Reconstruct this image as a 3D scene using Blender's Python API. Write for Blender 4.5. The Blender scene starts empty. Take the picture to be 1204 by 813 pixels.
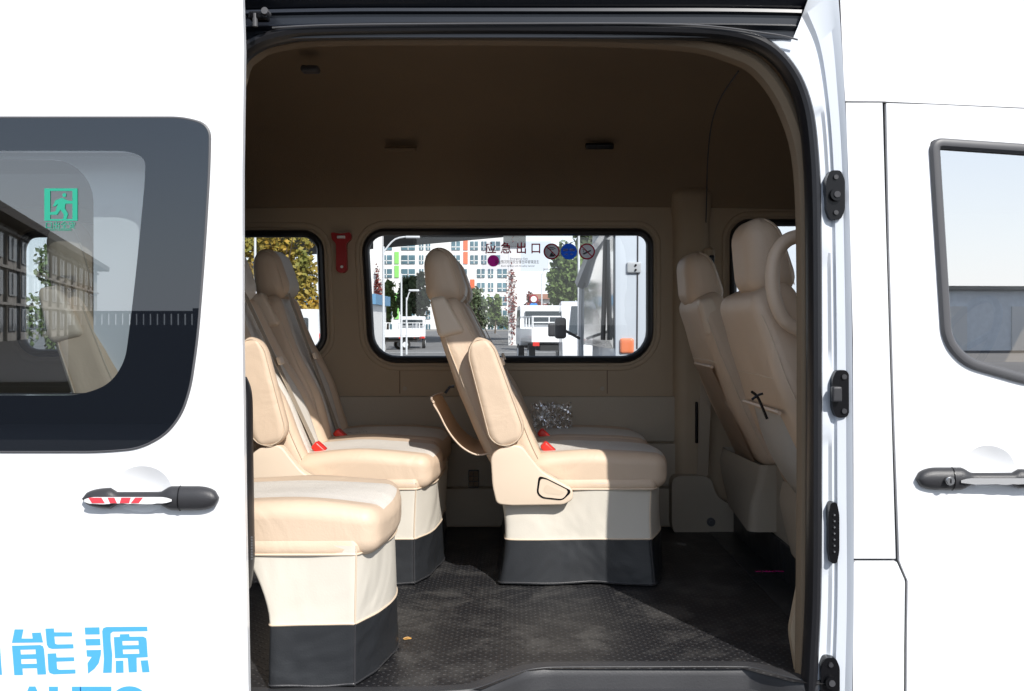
import bpy, bmesh, math, random
from mathutils import Vector, Matrix, noise
random.seed(7)
PI = math.pi
sc = bpy.context.scene
C = sc.collection
CAMY, CAMZ, F = -2.2, 1.5, 1100.0
FZ = 0.65                                    # floor of the minibus above the ground

def P(px, py, y):                            # photograph point -> world point on the plane at depth y
    d = y - CAMY
    return Vector(((px - 602) / F * d, y, CAMZ - (py - 380) / F * d))
def P2(px, py, y):
    p = P(px, py, y); return (p.x, p.z)

# ------------------------------------------------------------------ materials
def mat(name, col, rough=.6, metal=0, bump=None, bscale=80, var=0, vscale=3, coat=0, spec=.5, trans=0, sheen=0, col2=None):
    m = bpy.data.materials.new(name); m.use_nodes = True
    nt = m.node_tree; b = nt.nodes['Principled BSDF']
    b.inputs['Base Color'].default_value = (*col, 1); b.inputs['Roughness'].default_value = rough
    b.inputs['Metallic'].default_value = metal; b.inputs['Specular IOR Level'].default_value = spec
    b.inputs['Coat Weight'].default_value = coat; b.inputs['Coat Roughness'].default_value = .05
    b.inputs['Sheen Weight'].default_value = sheen
    tc = nt.nodes.new('ShaderNodeTexCoord')
    if var or col2:
        n = nt.nodes.new('ShaderNodeTexNoise'); n.inputs['Scale'].default_value = vscale; n.inputs['Detail'].default_value = 5
        nt.links.new(tc.outputs['Object'], n.inputs['Vector'])
        r = nt.nodes.new('ShaderNodeValToRGB'); r.color_ramp.elements[0].position = .35; r.color_ramp.elements[1].position = .68
        c2 = col2 or tuple(c * (1 - var) for c in col)
        r.color_ramp.elements[0].color = (*c2, 1); r.color_ramp.elements[1].color = (*col, 1)
        nt.links.new(n.outputs['Fac'], r.inputs['Fac']); nt.links.new(r.outputs['Color'], b.inputs['Base Color'])
    if bump:
        n2 = nt.nodes.new('ShaderNodeTexNoise'); n2.inputs['Scale'].default_value = bscale; n2.inputs['Detail'].default_value = 4
        nt.links.new(tc.outputs['Object'], n2.inputs['Vector'])
        bp = nt.nodes.new('ShaderNodeBump'); bp.inputs['Strength'].default_value = bump; bp.inputs['Distance'].default_value = .002
        nt.links.new(n2.outputs['Fac'], bp.inputs['Height']); nt.links.new(bp.outputs['Normal'], b.inputs['Normal'])
        m['bumpnode'] = bp.name
    return m

def wrinkle(m, scale=7, strength=.35, dist=.012):      # broad soft creases under the fine grain
    nt = m.node_tree; b = nt.nodes['Principled BSDF']
    tc = nt.nodes.new('ShaderNodeTexCoord')
    n = nt.nodes.new('ShaderNodeTexNoise'); n.inputs['Scale'].default_value = scale; n.inputs['Detail'].default_value = 3; n.inputs['Distortion'].default_value = .8
    nt.links.new(tc.outputs['Object'], n.inputs['Vector'])
    bp = nt.nodes.new('ShaderNodeBump'); bp.inputs['Strength'].default_value = strength; bp.inputs['Distance'].default_value = dist
    nt.links.new(n.outputs['Fac'], bp.inputs['Height'])
    if 'bumpnode' in m: nt.links.new(bp.outputs['Normal'], nt.nodes[m['bumpnode']].inputs['Normal'])
    else: nt.links.new(bp.outputs['Normal'], b.inputs['Normal'])
    return m

def glass(name, tint, refl, rough=0.0, rcol=(1, 1, 1), grazing=.5):
    m = bpy.data.materials.new(name); m.use_nodes = True; nt = m.node_tree; nt.nodes.remove(nt.nodes['Principled BSDF'])
    out = nt.nodes['Material Output']
    t = nt.nodes.new('ShaderNodeBsdfTransparent'); t.inputs[0].default_value = (*tint, 1)
    g = nt.nodes.new('ShaderNodeBsdfGlossy'); g.inputs['Roughness'].default_value = rough; g.inputs[0].default_value = (*rcol, 1)
    lw = nt.nodes.new('ShaderNodeLayerWeight'); lw.inputs[0].default_value = .35
    mr = nt.nodes.new('ShaderNodeMapRange'); mr.inputs['To Min'].default_value = refl; mr.inputs['To Max'].default_value = max(grazing, refl)
    mx = nt.nodes.new('ShaderNodeMixShader')
    nt.links.new(lw.outputs['Fresnel'], mr.inputs['Value']); nt.links.new(mr.outputs[0], mx.inputs[0])
    nt.links.new(t.outputs[0], mx.inputs[1]); nt.links.new(g.outputs[0], mx.inputs[2]); nt.links.new(mx.outputs[0], out.inputs[0])
    return m

M = {}
M['paint'] = mat('white_paint', (.86, .87, .88), .35, coat=.6, var=.02, vscale=1.5)
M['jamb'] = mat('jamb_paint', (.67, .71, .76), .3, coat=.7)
M['gap'] = mat('panel_gap', (.05, .05, .055), .8)
M['rubber'] = mat('black_rubber', (.012, .012, .014), .38, bump=.1, bscale=60)
M['satin'] = mat('satin_black_trim', (.010, .013, .020), .34, coat=.1)
M['plastic'] = mat('black_plastic', (.035, .035, .038), .42, bump=.25, bscale=500)
M['greyrub'] = mat('grey_rubber', (.09, .09, .095), .45)
M['latch'] = mat('latch_black', (.005, .005, .006), .25, spec=.3)
M['steel'] = mat('steel', (.6, .6, .6), .25, metal=1)
M['trim'] = mat('beige_trim', (.42, .325, .22), .6, bump=.3, bscale=300, var=.06)
M['trim2'] = mat('lower_trim', (.42, .36, .28), .65, bump=.4, bscale=250, var=.05)
M['head'] = mat('headliner', (.265, .195, .125), .95, bump=.5, bscale=400, var=.10, vscale=1.4)
M['leather'] = wrinkle(mat('beige_leather', (.70, .54, .395), .52, bump=.2, bscale=260, var=.05), 8, .5)
M['insert'] = wrinkle(mat('pale_insert', (.79, .74, .665), .55, bump=.8, bscale=420, var=.04), 6, .35)
M['skirt'] = wrinkle(mat('cream_skirt', (.73, .68, .585), .55, bump=.12, bscale=220, var=.03), 2.6, .8, .03)
M['band'] = wrinkle(mat('charcoal_skirt_band', (.023, .025, .028), .42, bump=.15, bscale=240), 2.6, .9, .03)
M['cover'] = mat('cream_plastic', (.76, .62, .475), .45, bump=.15, bscale=400)
M['seam'] = mat('seam_brown', (.20, .14, .09), .8)  # dark brown of the wall panel seams and the vent grille
M['piping'] = mat('piping', (.70, .57, .43), .5)
M['belt'] = mat('beige_webbing', (.40, .33, .25), .8, bump=.5, bscale=500)
M['red'] = mat('red_plastic', (.75, .03, .02), .35)
M['darkred'] = mat('red_hammer', (.38, .012, .012), .35)
M['tag'] = mat('white_tag', (.8, .8, .78), .6)
M['pocket'] = wrinkle(mat('grey_pocket', (.84, .80, .73), .6, bump=.4, bscale=300), 5, .4)
M['blue'] = mat('sky_blue_vinyl', (.085, .40, .78), .5, spec=.2)
M['magenta'] = mat('magenta_vinyl', (.62, .02, .22), .5)
M['maroon'] = mat('maroon_print', (.35, .01, .05), .5)
M['signred'] = mat('sign_red', (.5, .02, .05), .5)
M['signblue'] = mat('sign_blue', (.02, .08, .45), .5)
M['ink'] = mat('dark_ink', (.05, .04, .05), .6)
M['green'] = mat('exit_green', (.02, .34, .22), .5)
M['film'] = mat('white_film', (.9, .9, .9), .3)
M['silvfilm'] = mat('silver_film', (.75, .75, .75), .15, metal=.6)
M['letter'] = mat('red_letter', (.75, .06, .08), .5)
def vinyl(name, col):
    m = bpy.data.materials.new(name); m.use_nodes = True; nt = m.node_tree; nt.nodes.remove(nt.nodes['Principled BSDF'])
    a = nt.nodes.new('ShaderNodeBsdfDiffuse'); b = nt.nodes.new('ShaderNodeBsdfTranslucent'); x = nt.nodes.new('ShaderNodeMixShader'); x.inputs[0].default_value = .6
    a.inputs[0].default_value = b.inputs[0].default_value = (*col, 1); nt.links.new(a.outputs[0], x.inputs[1]); nt.links.new(b.outputs[0], x.inputs[2]); nt.links.new(x.outputs[0], nt.nodes['Material Output'].inputs[0]); return m
M['magenta'] = vinyl('magenta_vinyl', (1.0, .05, .50)); M['maroon'] = vinyl('maroon_print', (.75, .02, .12)); M['signred'] = vinyl('sign_red', (.55, .02, .06)); M['signblue'] = vinyl('sign_blue', (.03, .14, .75))
M['ceramic'] = None
M['clearglass'] = glass('far_window_glass', (.96, .975, .97), .03, grazing=.5)
M['bodyglass'] = glass('rear_side_glass', (.85, .87, .88), .02, grazing=.3)
M['doorglass'] = glass('sliding_door_glass', (.80, .86, .88), .17, grazing=.7)
M['cabglass'] = glass('cab_door_glass', (.76, .82, .86), .68, grazing=.7)
M['bag'] = glass('clear_plastic_film', (.95, .95, .95), .07, rough=.12, grazing=.9)
M['sticker'] = glass('frosted_sticker', (.80, .80, .84), .0)

def ceramic():
    m = bpy.data.materials.new('black_ceramic_glass'); m.use_nodes = True; nt = m.node_tree; nt.nodes.remove(nt.nodes['Principled BSDF'])
    d = nt.nodes.new('ShaderNodeBsdfDiffuse'); d.inputs[0].default_value = (.008, .010, .014, 1)
    g = nt.nodes.new('ShaderNodeBsdfGlossy'); g.inputs['Roughness'].default_value = .01; g.inputs[0].default_value = (.88, .94, 1, 1)
    x = nt.nodes.new('ShaderNodeMixShader'); x.inputs[0].default_value = .085
    nt.links.new(d.outputs[0], x.inputs[1]); nt.links.new(g.outputs[0], x.inputs[2]); nt.links.new(x.outputs[0], nt.nodes['Material Output'].inputs[0])
    return m
M['ceramic'] = ceramic()

def floor_mat():
    m = bpy.data.materials.new('black_studded_rubber'); m.use_nodes = True; nt = m.node_tree; b = nt.nodes['Principled BSDF']; L = nt.links
    tc = nt.nodes.new('ShaderNodeTexCoord')
    mp = nt.nodes.new('ShaderNodeMapping'); mp.inputs['Rotation'].default_value = (0, 0, math.radians(45)); L.new(tc.outputs['Object'], mp.inputs[0])
    v = nt.nodes.new('ShaderNodeTexVoronoi'); v.inputs['Scale'].default_value = 52; v.inputs['Randomness'].default_value = 0; L.new(mp.outputs[0], v.inputs['Vector'])
    r = nt.nodes.new('ShaderNodeValToRGB'); r.color_ramp.elements[0].position = .16; r.color_ramp.elements[0].color = (1, 1, 1, 1); r.color_ramp.elements[1].position = .30; r.color_ramp.elements[1].color = (0, 0, 0, 1)
    L.new(v.outputs['Distance'], r.inputs[0])
    bp = nt.nodes.new('ShaderNodeBump'); bp.inputs['Strength'].default_value = .9; bp.inputs['Distance'].default_value = .0016
    L.new(r.outputs[0], bp.inputs['Height']); L.new(bp.outputs[0], b.inputs['Normal'])
    n = nt.nodes.new('ShaderNodeTexNoise'); n.inputs['Scale'].default_value = 8.5; n.inputs['Detail'].default_value = 12; n.inputs['Roughness'].default_value = .68; n.inputs['Distortion'].default_value = .5; L.new(tc.outputs['Object'], n.inputs['Vector'])
    r2 = nt.nodes.new('ShaderNodeValToRGB'); r2.color_ramp.elements[0].position = .47; r2.color_ramp.elements[0].color = (.013, .013, .015, 1); r2.color_ramp.elements[1].position = .68; r2.color_ramp.elements[1].color = (.062, .060, .058, 1)
    L.new(n.outputs['Fac'], r2.inputs[0])
    sp = nt.nodes.new('ShaderNodeTexVoronoi'); sp.inputs['Scale'].default_value = 30; L.new(tc.outputs['Object'], sp.inputs['Vector'])
    r3 = nt.nodes.new('ShaderNodeValToRGB'); r3.color_ramp.elements[0].position = .025; r3.color_ramp.elements[0].color = (.35, .33, .30, 1); r3.color_ramp.elements[1].position = .05; r3.color_ramp.elements[1].color = (0, 0, 0, 1)
    L.new(sp.outputs['Distance'], r3.inputs[0])
    mx = nt.nodes.new('ShaderNodeMixRGB'); mx.blend_type = 'ADD'; mx.inputs[0].default_value = .5; L.new(r2.outputs[0], mx.inputs[1]); L.new(r3.outputs[0], mx.inputs[2])
    md = nt.nodes.new('ShaderNodeMixRGB'); md.blend_type = 'ADD'; md.inputs[0].default_value = .075; L.new(mx.outputs[0], md.inputs[1]); L.new(r.outputs[0], md.inputs[2])
    L.new(md.outputs[0], b.inputs['Base Color']); b.inputs['Roughness'].default_value = .5
    return m
M['mat'] = floor_mat()
M['sill'] = mat('smooth_black_sill', (.045, .045, .048), .5, bump=.2, bscale=200, var=.25, vscale=6)
# outside
M['asphalt'] = mat('asphalt', (.075, .075, .08), .9, bump=.4, bscale=30, var=.3, vscale=.4)
M['road'] = mat('road_surface', (.19, .188, .186), .9, var=.2, vscale=.2)
M['line'] = mat('road_paint', (.7, .7, .68), .7, var=.2, vscale=2)
M['facade'] = mat('white_facade', (.80, .79, .77), .8, var=.06, vscale=.3)
M['winblue'] = mat('blue_window', (.10, .21, .26), .15, coat=.5, var=.5, vscale=.35)
M['fgreen'] = mat('green_panel', (.25, .62, .15), .7)
M['fred'] = mat('orange_red_panel', (.80, .16, .07), .7)
M['concrete'] = mat('concrete', (.34, .33, .31), .85, bump=.3, bscale=10, var=.25, vscale=.5)
M['deckdark'] = mat('deck_underside', (.13, .14, .14), .9, var=.3, vscale=.3)
M['oldwall'] = mat('grey_brown_wall', (.50, .47, .43), .85, var=.25, vscale=.25)
M['eave'] = mat('dark_eave', (.06, .055, .05), .8)
M['darkwall'] = mat('dark_boundary_wall', (.012, .011, .010), .7, var=.3, vscale=1)
M['baluster'] = mat('baluster', (.10, .09, .085), .8)
M['palewin'] = mat('pale_window', (.30, .36, .42), .2, coat=.5)
M['oldwin'] = mat('office_window', (.22, .26, .30), .2, coat=.6, var=.5, vscale=.15)
M['bark'] = mat('bark', (.12, .09, .06), .9, var=.3)
M['leafg'] = mat('green_leaves', (.13, .20, .055), .7, var=.5, vscale=1.2)
M['leafd'] = mat('dark_leaves', (.12, .165, .08), .7, var=.5, vscale=1.2)
M['leafy'] = mat('yellow_leaves', (.40, .24, .03), .7, var=.45, vscale=1.2, col2=(.16, .17, .03))
M['leafv'] = mat('red_vine', (.22, .05, .04), .8, var=.4)
M['pole'] = mat('white_pole', (.62, .64, .66), .4)
M['twhite'] = mat('truck_white', (.78, .79, .80), .35, coat=.4)
M['tyre'] = mat('tyre', (.02, .02, .02), .8)
M['dglass'] = mat('dark_vehicle_glass', (.03, .04, .045), .05, coat=1)
M['wglass'] = mat('van_glass', (.05, .055, .05), .08, coat=1, col2=(.36, .38, .38), vscale=2.2)
M['lampred'] = mat('tail_lamp_red', (.6, .03, .02), .2, coat=1)
M['lampor'] = mat('lamp_orange', (.75, .22, .10), .2, coat=1)
M['silver'] = mat('silver_body', (.42, .44, .46), .3, coat=.6)
M['shed'] = mat('blue_shed', (.12, .28, .45), .6)
M['roofred'] = mat('brown_roof', (.33, .17, .12), .8)

# ------------------------------------------------------------------ objects
def tag(o, label=None, cat=None, group=None, kind=None):
    if label: o['label'] = label
    if cat: o['category'] = cat
    if group: o['group'] = group
    if kind: o['kind'] = kind
    return o
def empty(name, loc, label=None, cat=None, group=None):
    o = bpy.data.objects.new(name, None); C.objects.link(o); o.location = loc; o.empty_display_size = .1
    return tag(o, label, cat, group)
bpy_world = {}
def link(name, bm, mats, parent=None, smooth=True, angle=35, sub=0):
    """vertices are in world coordinates when there is a parent; the part is put at its parent's base"""
    me = bpy.data.meshes.new(name)
    bmesh.ops.recalc_face_normals(bm, faces=bm.faces)
    off = WORLD_OFF(parent)
    if off.length > 0:
        for v in bm.verts: v.co -= off
    bm.to_mesh(me); bm.free()
    if not isinstance(mats, (list, tuple)): mats = [mats]
    for m in mats: me.materials.append(m)
    o = bpy.data.objects.new(name, me); C.objects.link(o)
    if parent: o.parent = parent
    if smooth:
        me.shade_smooth()
        try: me.set_sharp_from_angle(angle=math.radians(angle))
        except Exception: pass
    if sub:
        md = o.modifiers.new('s', 'SUBSURF'); md.levels = md.render_levels = sub
    return o
def WORLD_OFF(p):
    v = Vector((0, 0, 0))
    while p is not None:
        v += p.location; p = p.parent
    return v

def rr(x0, z0, x1, z1, r, n=7):
    if not isinstance(r, (list, tuple)): r = [r] * 4
    pts = []
    for (cx, cz, a, q) in ((x0, z0, PI, 0), (x1, z0, 1.5 * PI, 1), (x1, z1, 0, 2), (x0, z1, .5 * PI, 3)):
        R = r[q]; sx = 1 if cx == x0 else -1; sz = 1 if cz == z0 else -1
        for k in range(n + 1):
            t = a + k / n * PI / 2
            pts.append((cx + sx * R + R * math.cos(t), cz + sz * R + R * math.sin(t)))
    return pts
def smoothpoly(pts, r, n=5):
    """rounds every corner of a closed 2-D polygon; r a number or a list"""
    out = []; N = len(pts)
    for i in range(N):
        a, b, c = Vector(pts[i - 1]), Vector(pts[i]), Vector(pts[(i + 1) % N])
        R = r[i] if isinstance(r, (list, tuple)) else r
        d1, d2 = (a - b), (c - b); q = min(R, d1.length * .48, d2.length * .48)
        if q < 1e-5: out.append(tuple(b)); continue
        s, e = b + d1.normalized() * q, b + d2.normalized() * q
        for k in range(n + 1):
            t = k / n; out.append(tuple((1 - t) ** 2 * s + 2 * t * (1 - t) * b + t * t * e))
    return out
def plate(bm, outer, holes, y0, y1, f=None, back=True, mi=0):
    """flat solid in the xz plane between y0 (near) and y1 (far), with holes"""
    f = f or (lambda x, z: 0.0)
    loops = [outer] + list(holes); faces = []
    for yy in ((y0, y1) if back else (y0,)):
        es = []
        rings = []
        for lp in loops:
            vs = [bm.verts.new((x, yy + f(x, z), z)) for x, z in lp]; rings.append(vs)
            for i in range(len(vs)): es.append(bm.edges.new((vs[i], vs[(i + 1) % len(vs)])))
        r = bmesh.ops.triangle_fill(bm, use_beauty=True, use_dissolve=False, edges=es)
        for g in r['geom']:
            if isinstance(g, bmesh.types.BMFace): g.material_index = mi
        faces.append(rings)
    if back:
        for a, b in zip(*faces):
            for i in range(len(a)):
                j = (i + 1) % len(a)
                bm.faces.new((a[i], a[j], b[j], b[i])).material_index = mi
def inset(loop, d):
    N = len(loop); q = []; ar = sum(loop[i][0] * loop[(i + 1) % N][1] - loop[(i + 1) % N][0] * loop[i][1] for i in range(N)); sg = 1 if ar > 0 else -1
    for i in range(N):
        a, b = Vector(loop[i - 1]), Vector(loop[(i + 1) % N]); t = (b - a).normalized(); q.append(tuple(Vector(loop[i]) + Vector((-t.y, t.x)) * d * sg))
    return q
def slab(bm, loop, y0, y1, bev):
    """flat solid whose near edge is rounded"""
    R = []
    for k in range(5):
        a = k / 4 * PI / 2; R.append([bm.verts.new((x, y0 + bev * (1 - math.sin(a)), z)) for x, z in inset(loop, bev * (1 - math.cos(a)))])
    R.reverse(); R.append([bm.verts.new((x, y1, z)) for x, z in loop])
    R = R[:-1]
    R = [[bm.verts.new((x, y1, z)) for x, z in loop]] + sorted(R, key=lambda q: -q[0].co.y)
    for a, b in zip(R, R[1:]):
        for j in range(len(a)): bm.faces.new((a[j], a[(j + 1) % len(a)], b[(j + 1) % len(a)], b[j]))
    es = [bm.edges.get((R[-1][j], R[-1][(j + 1) % len(R[-1])])) for j in range(len(R[-1]))]
    bmesh.ops.triangle_fill(bm, use_beauty=True, edges=es)
    bmesh.ops.delete(bm, geom=[v for v in bm.verts if not v.link_faces], context='VERTS')
def rbox(bm, sx, sy, sz, r, n=8, deform=None, mtx=None, midx=None):
    """rounded box centred on the origin, then deformed and moved"""
    r = min(r, sx / 2, sy / 2, sz / 2)
    made = []; cache = {}
    def vert(p):
        k = tuple(round(c, 6) for c in p)
        if k in cache: return cache[k]
        q = Vector([max(-h + r, min(h - r, c)) for c, h in zip(p, (sx / 2, sy / 2, sz / 2))])
        d = Vector(p) - q
        w = q + d.normalized() * r if d.length > 1e-9 else Vector(p)
        if deform: w = Vector(deform(w.x, w.y, w.z))
        if mtx: w = mtx @ w
        v = bm.verts.new(w); cache[k] = v; return v
    h = (sx / 2, sy / 2, sz / 2)
    def axis(hh):
        m = max(2, n); inner = [(-hh + r) + 2 * (hh - r) * i / m for i in range(m + 1)] if hh > r + 1e-6 else [0.0]
        e = [r * (1 - math.tan(PI / 4 * (1 - k / 3))) for k in range(0, 3)]
        return [-hh + q for q in e] + inner + [hh - q for q in reversed(e)]
    ax = [axis(hh) for hh in h]
    for a, (b, c) in ((0, (1, 2)), (1, (2, 0)), (2, (0, 1))):
        for s in (-1, 1):
            for i in range(len(ax[b]) - 1):
                for j in range(len(ax[c]) - 1):
                    q = []
                    for (u, v) in ((i, j), (i + 1, j), (i + 1, j + 1), (i, j + 1)):
                        p = [0, 0, 0]; p[a] = s * h[a]; p[b] = ax[b][u]; p[c] = ax[c][v]; q.append(p)
                    cen = [sum(t[k] for t in q) / 4 for k in range(3)]
                    vs = [vert(p) for p in q]
                    if len(set(vs)) < 3: continue
                    vs = [x for k, x in enumerate(vs) if x not in vs[:k]]
                    try: fc = bm.faces.new(vs)
                    except ValueError: continue
                    if midx: fc.material_index = midx(*cen)
def sweep(bm, path, rad, closed=False, n=8, ry=None, mi=0, taper=None, up=None):
    """tube along a 3-D path; ry squashes the second axis"""
    path = [Vector(p) for p in path]; N = len(path); rings = []; nrm = None
    for i in range(N):
        if closed: t = path[(i + 1) % N] - path[i - 1]
        else: t = path[min(i + 1, N - 1)] - path[max(i - 1, 0)]
        t.normalize()
        if up is not None: nrm = (Vector(up) - t * Vector(up).dot(t)).normalized()
        elif nrm is None:
            a = Vector((0, 1, 0)) if abs(t.y) < .9 else Vector((1, 0, 0)); nrm = (a - t * a.dot(t)).normalized()
        else: nrm = (nrm - t * nrm.dot(t)).normalized()
        bi = t.cross(nrm); k = taper(i / (N - 1)) if taper else 1
        rings.append([bm.verts.new(path[i] + (nrm * math.cos(2 * PI * j / n) * (ry or rad) + bi * math.sin(2 * PI * j / n) * rad) * k) for j in range(n)])
    for i in range(N if closed else N - 1):
        a, b = rings[i], rings[(i + 1) % N]
        for j in range(n):
            bm.faces.new((a[j], a[(j + 1) % n], b[(j + 1) % n], b[j])).material_index = mi
    if not closed:
        bm.faces.new(rings[0]).material_index = mi; bm.faces.new(list(reversed(rings[-1]))).material_index = mi
def box(bm, x0, x1, y0, y1, z0, z1, mi=0, bev=0):
    vs = [bm.verts.new((x, y, z)) for x in (x0, x1) for y in (y0, y1) for z in (z0, z1)]
    fs = [bm.faces.new([vs[i] for i in q]) for q in ((0, 1, 3, 2), (4, 6, 7, 5), (0, 4, 5, 1), (2, 3, 7, 6), (0, 2, 6, 4), (1, 5, 7, 3))]
    for f in fs: f.material_index = mi
    if bev: bmesh.ops.bevel(bm, geom=list({e for f in fs for e in f.edges}), offset=bev, segments=2, affect='EDGES', profile=.6)
def ribbon(bm, path, w, t, wdir, mi=0):
    """flat strap: path of points, width along wdir"""
    path = [Vector(p) for p in path]; wd = Vector(wdir).normalized(); rings = []
    for i, p in enumerate(path):
        tg = (path[min(i + 1, len(path) - 1)] - path[max(0, i - 1)]).normalized(); w2 = (wd - tg * wd.dot(tg)).normalized(); nn = tg.cross(w2)
        rings.append([bm.verts.new(p + w2 * a * w / 2 + nn * b * t / 2) for a, b in ((-1, -1), (1, -1), (1, 1), (-1, 1))])
    for a, b in zip(rings, rings[1:]):
        for j in range(4): bm.faces.new((a[j], a[(j + 1) % 4], b[(j + 1) % 4], b[j])).material_index = mi
    bm.faces.new(rings[0]); bm.faces.new(list(reversed(rings[-1])))
def cyl(bm, c, axis, r, h, n=24, mi=0, r2=None):
    a = Vector(axis).normalized(); c = Vector(c); s = Vector((0, 0, 1)) if abs(a.z) < .9 else Vector((1, 0, 0)); u = a.cross(s).normalized(); v = a.cross(u)
    r2 = r if r2 is None else r2
    R = [[bm.verts.new(c + a * (hh - h / 2) + (u * math.cos(2 * PI * j / n) + v * math.sin(2 * PI * j / n)) * q) for j in range(n)] for hh, q in ((0, r), (h, r2))]
    for j in range(n): bm.faces.new((R[0][j], R[0][(j + 1) % n], R[1][(j + 1) % n], R[1][j])).material_index = mi
    bm.faces.new(R[0]).material_index = mi; bm.faces.new(R[1]).material_index = mi
def extr(bm, prof, x0, x1, mi=0, nx=1):
    """open profile of (y,z) points pulled along x"""
    R = [[bm.verts.new((x0 + (x1 - x0) * k / nx, y, z)) for y, z in prof] for k in range(nx + 1)]
    for a, b in zip(R, R[1:]):
        for i in range(len(prof) - 1): bm.faces.new((a[i], a[i + 1], b[i + 1], b[i])).material_index = mi
def text(name, s, size, loc, m, parent, mirror=False, bold=0, depth=.0003, sx=1.0, back=False):
    c = bpy.data.curves.new(name, 'FONT'); c.body = s; c.size = size; c.align_x = 'CENTER'; c.align_y = 'CENTER'; c.extrude = depth; c.offset = bold
    o = bpy.data.objects.new('tmp', c); C.objects.link(o); dg = bpy.context.evaluated_depsgraph_get()
    me = bpy.data.meshes.new_from_object(o.evaluated_get(dg)); bpy.data.objects.remove(o)
    bm = bmesh.new(); bm.from_mesh(me); bpy.data.meshes.remove(me)
    k = -sx if mirror else sx
    for v in bm.verts: v.co = Vector((v.co.x * k + loc[0], loc[1] + v.co.z, v.co.y + loc[2]))
    return link(name, bm, m, parent, smooth=False)
def new(): return bmesh.new()
def crv(pts, n=4, closed=False):
    """Catmull-Rom through 3-D or 2-D points"""
    pts = [Vector(p) for p in pts]; N = len(pts); out = []
    for i in range(N if closed else N - 1):
        g = (lambda k: pts[k % N]) if closed else (lambda k: pts[max(0, min(N - 1, k))])
        a, b, c, d = g(i - 1), g(i), g(i + 1), g(i + 2)
        for k in range(n):
            t = k / n; out.append(.5 * ((2 * b) + (c - a) * t + (2 * a - 5 * b + 4 * c - d) * t * t + (3 * b - a - 3 * c + d) * t ** 3))
    if not closed: out.append(pts[-1])
    return out

# ================================================================== THE MINIBUS
bus = empty('minibus', (0, .85, 0), 'white high roof minibus with open side door and cream seats inside', 'minibus')

# ---- interior floor
f = new()
zf = FZ
out = [(-2.4, 1.70), (.80, 1.70), (.80, .02), (.72, .0), (.66, .02), (.57, .098), (.08, .098), (.035, .085), (-.07, -.03), (-.62, -.03), (-.62, .02), (-2.4, .02)]
vs = [f.verts.new((x, y, zf)) for x, y in out]; f.faces.new(vs)
link('floor_mat', f, M['mat'], bus, smooth=False)
f = new()   # smooth lip along the step, with a soft rounded edge, and the riser under it
edge = crv([(-.62, -.06), (-.30, -.058), (-.13, -.045), (-.07, -.02), (.02, .07), (.075, .098), (.14, .104), (.35, .106), (.55, .106), (.60, .095), (.66, .04), (.72, .0)], 5)
prof = [(.035, .0035), (.018, .0035), (.006, .0015), (0, -.007), (-.003, -.02), (-.003, -.24)]
rows = []
for i, p in enumerate(edge):
    t = (edge[min(i + 1, len(edge) - 1)] - edge[max(0, i - 1)]).normalized(); nn = Vector((-t.y, t.x))
    rows.append([f.verts.new((p.x + nn.x * a, p.y + nn.y * a, zf + b)) for a, b in prof])
for a, b in zip(rows, rows[1:]):
    for j in range(len(prof) - 1): f.faces.new((a[j], a[j + 1], b[j + 1], b[j]))
link('step_edge', f, M['sill'], bus)
f = new(); box(f, -.62, .74, -.035, .12, .36, .40); link('step_tread', f, M['sill'], bus, smooth=False)
f = new(); box(f, -2.4, .90, .0, 1.72, .52, .60); link('underfloor', f, M['gap'], bus, smooth=False)
# cab floor, raised
f = new(); box(f, .90, 2.4, .05, 1.68, .56, .77, bev=.012); link('cab_floor', f, M['band'], bus)
f = new(); box(f, .80, .90, .05, 1.68, .56, .652, bev=.004); link('cab_step', f, M['band'], bus)

# ---- far wall with its windows
WY = 1.70
farwin = rr(*P2(437, 423, WY), *P2(764, 273, WY), [.105, .12, .055, .085])
# skew: the sides of the glass are splayed a little
farwin = [(x - (.028 * (z - 1.36) / .5 if x < 0 else .0) * 1 + (.0 if x < 0 else .0), z) for x, z in farwin]
leftwin = rr(-2.05, 1.375, P(376, 300, WY).x, P(300, 275, WY).z, [.08, .08, .07, .07])
leftwin = [(x + (.02 * (1.87 - z) / .5 if x > -1.2 else 0), z) for x, z in leftwin]
drvwin = rr(P(862, 300, WY).x, 1.30, 1.75, P(862, 262, WY).z, .07)
f = new(); plate(f, [(-2.45, .60), (2.4, .60), (2.4, 2.06), (-2.45, 2.06)], [farwin, leftwin, drvwin], WY, WY + .05)
link('far_wall', f, M['trim'], bus, smooth=False)
def ring(name, loop, y, rad, m, ry=None, grow=0, parent=bus, n=8):
    c = Vector((sum(p[0] for p in loop) / len(loop), sum(p[1] for p in loop) / len(loop)))
    if grow:
        N = len(loop); q = []
        for i in range(N):
            a, b = Vector(loop[i - 1]), Vector(loop[(i + 1) % N]); t = (b - a).normalized(); nn = Vector((t.y, -t.x))
            q.append(Vector(loop[i]) + nn * grow)
        loop = q
    f = new(); sweep(f, [(p[0], y, p[1]) for p in loop], rad, True, n, ry)
    return link(name, f, m, parent)
def glasspane(name, loop, y, m, parent=bus):
    f = new(); plate(f, loop, [], y, y + .004, back=False); return link(name, f, m, parent, smooth=False)
for nm, lp in (('far', farwin), ('left', leftwin), ('drv', drvwin)):
    fr = ring('window_seal', lp, WY + .004, .016, M['rubber'], ry=.022, n=10)
    ring('window_surround', lp, WY + .002, .012, M['trim'], ry=.008, grow=.036, parent=fr)
    g = glasspane('window_glass', lp, WY + .035, M['clearglass'], fr)
    if nm == 'far': fglass = g
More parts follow.
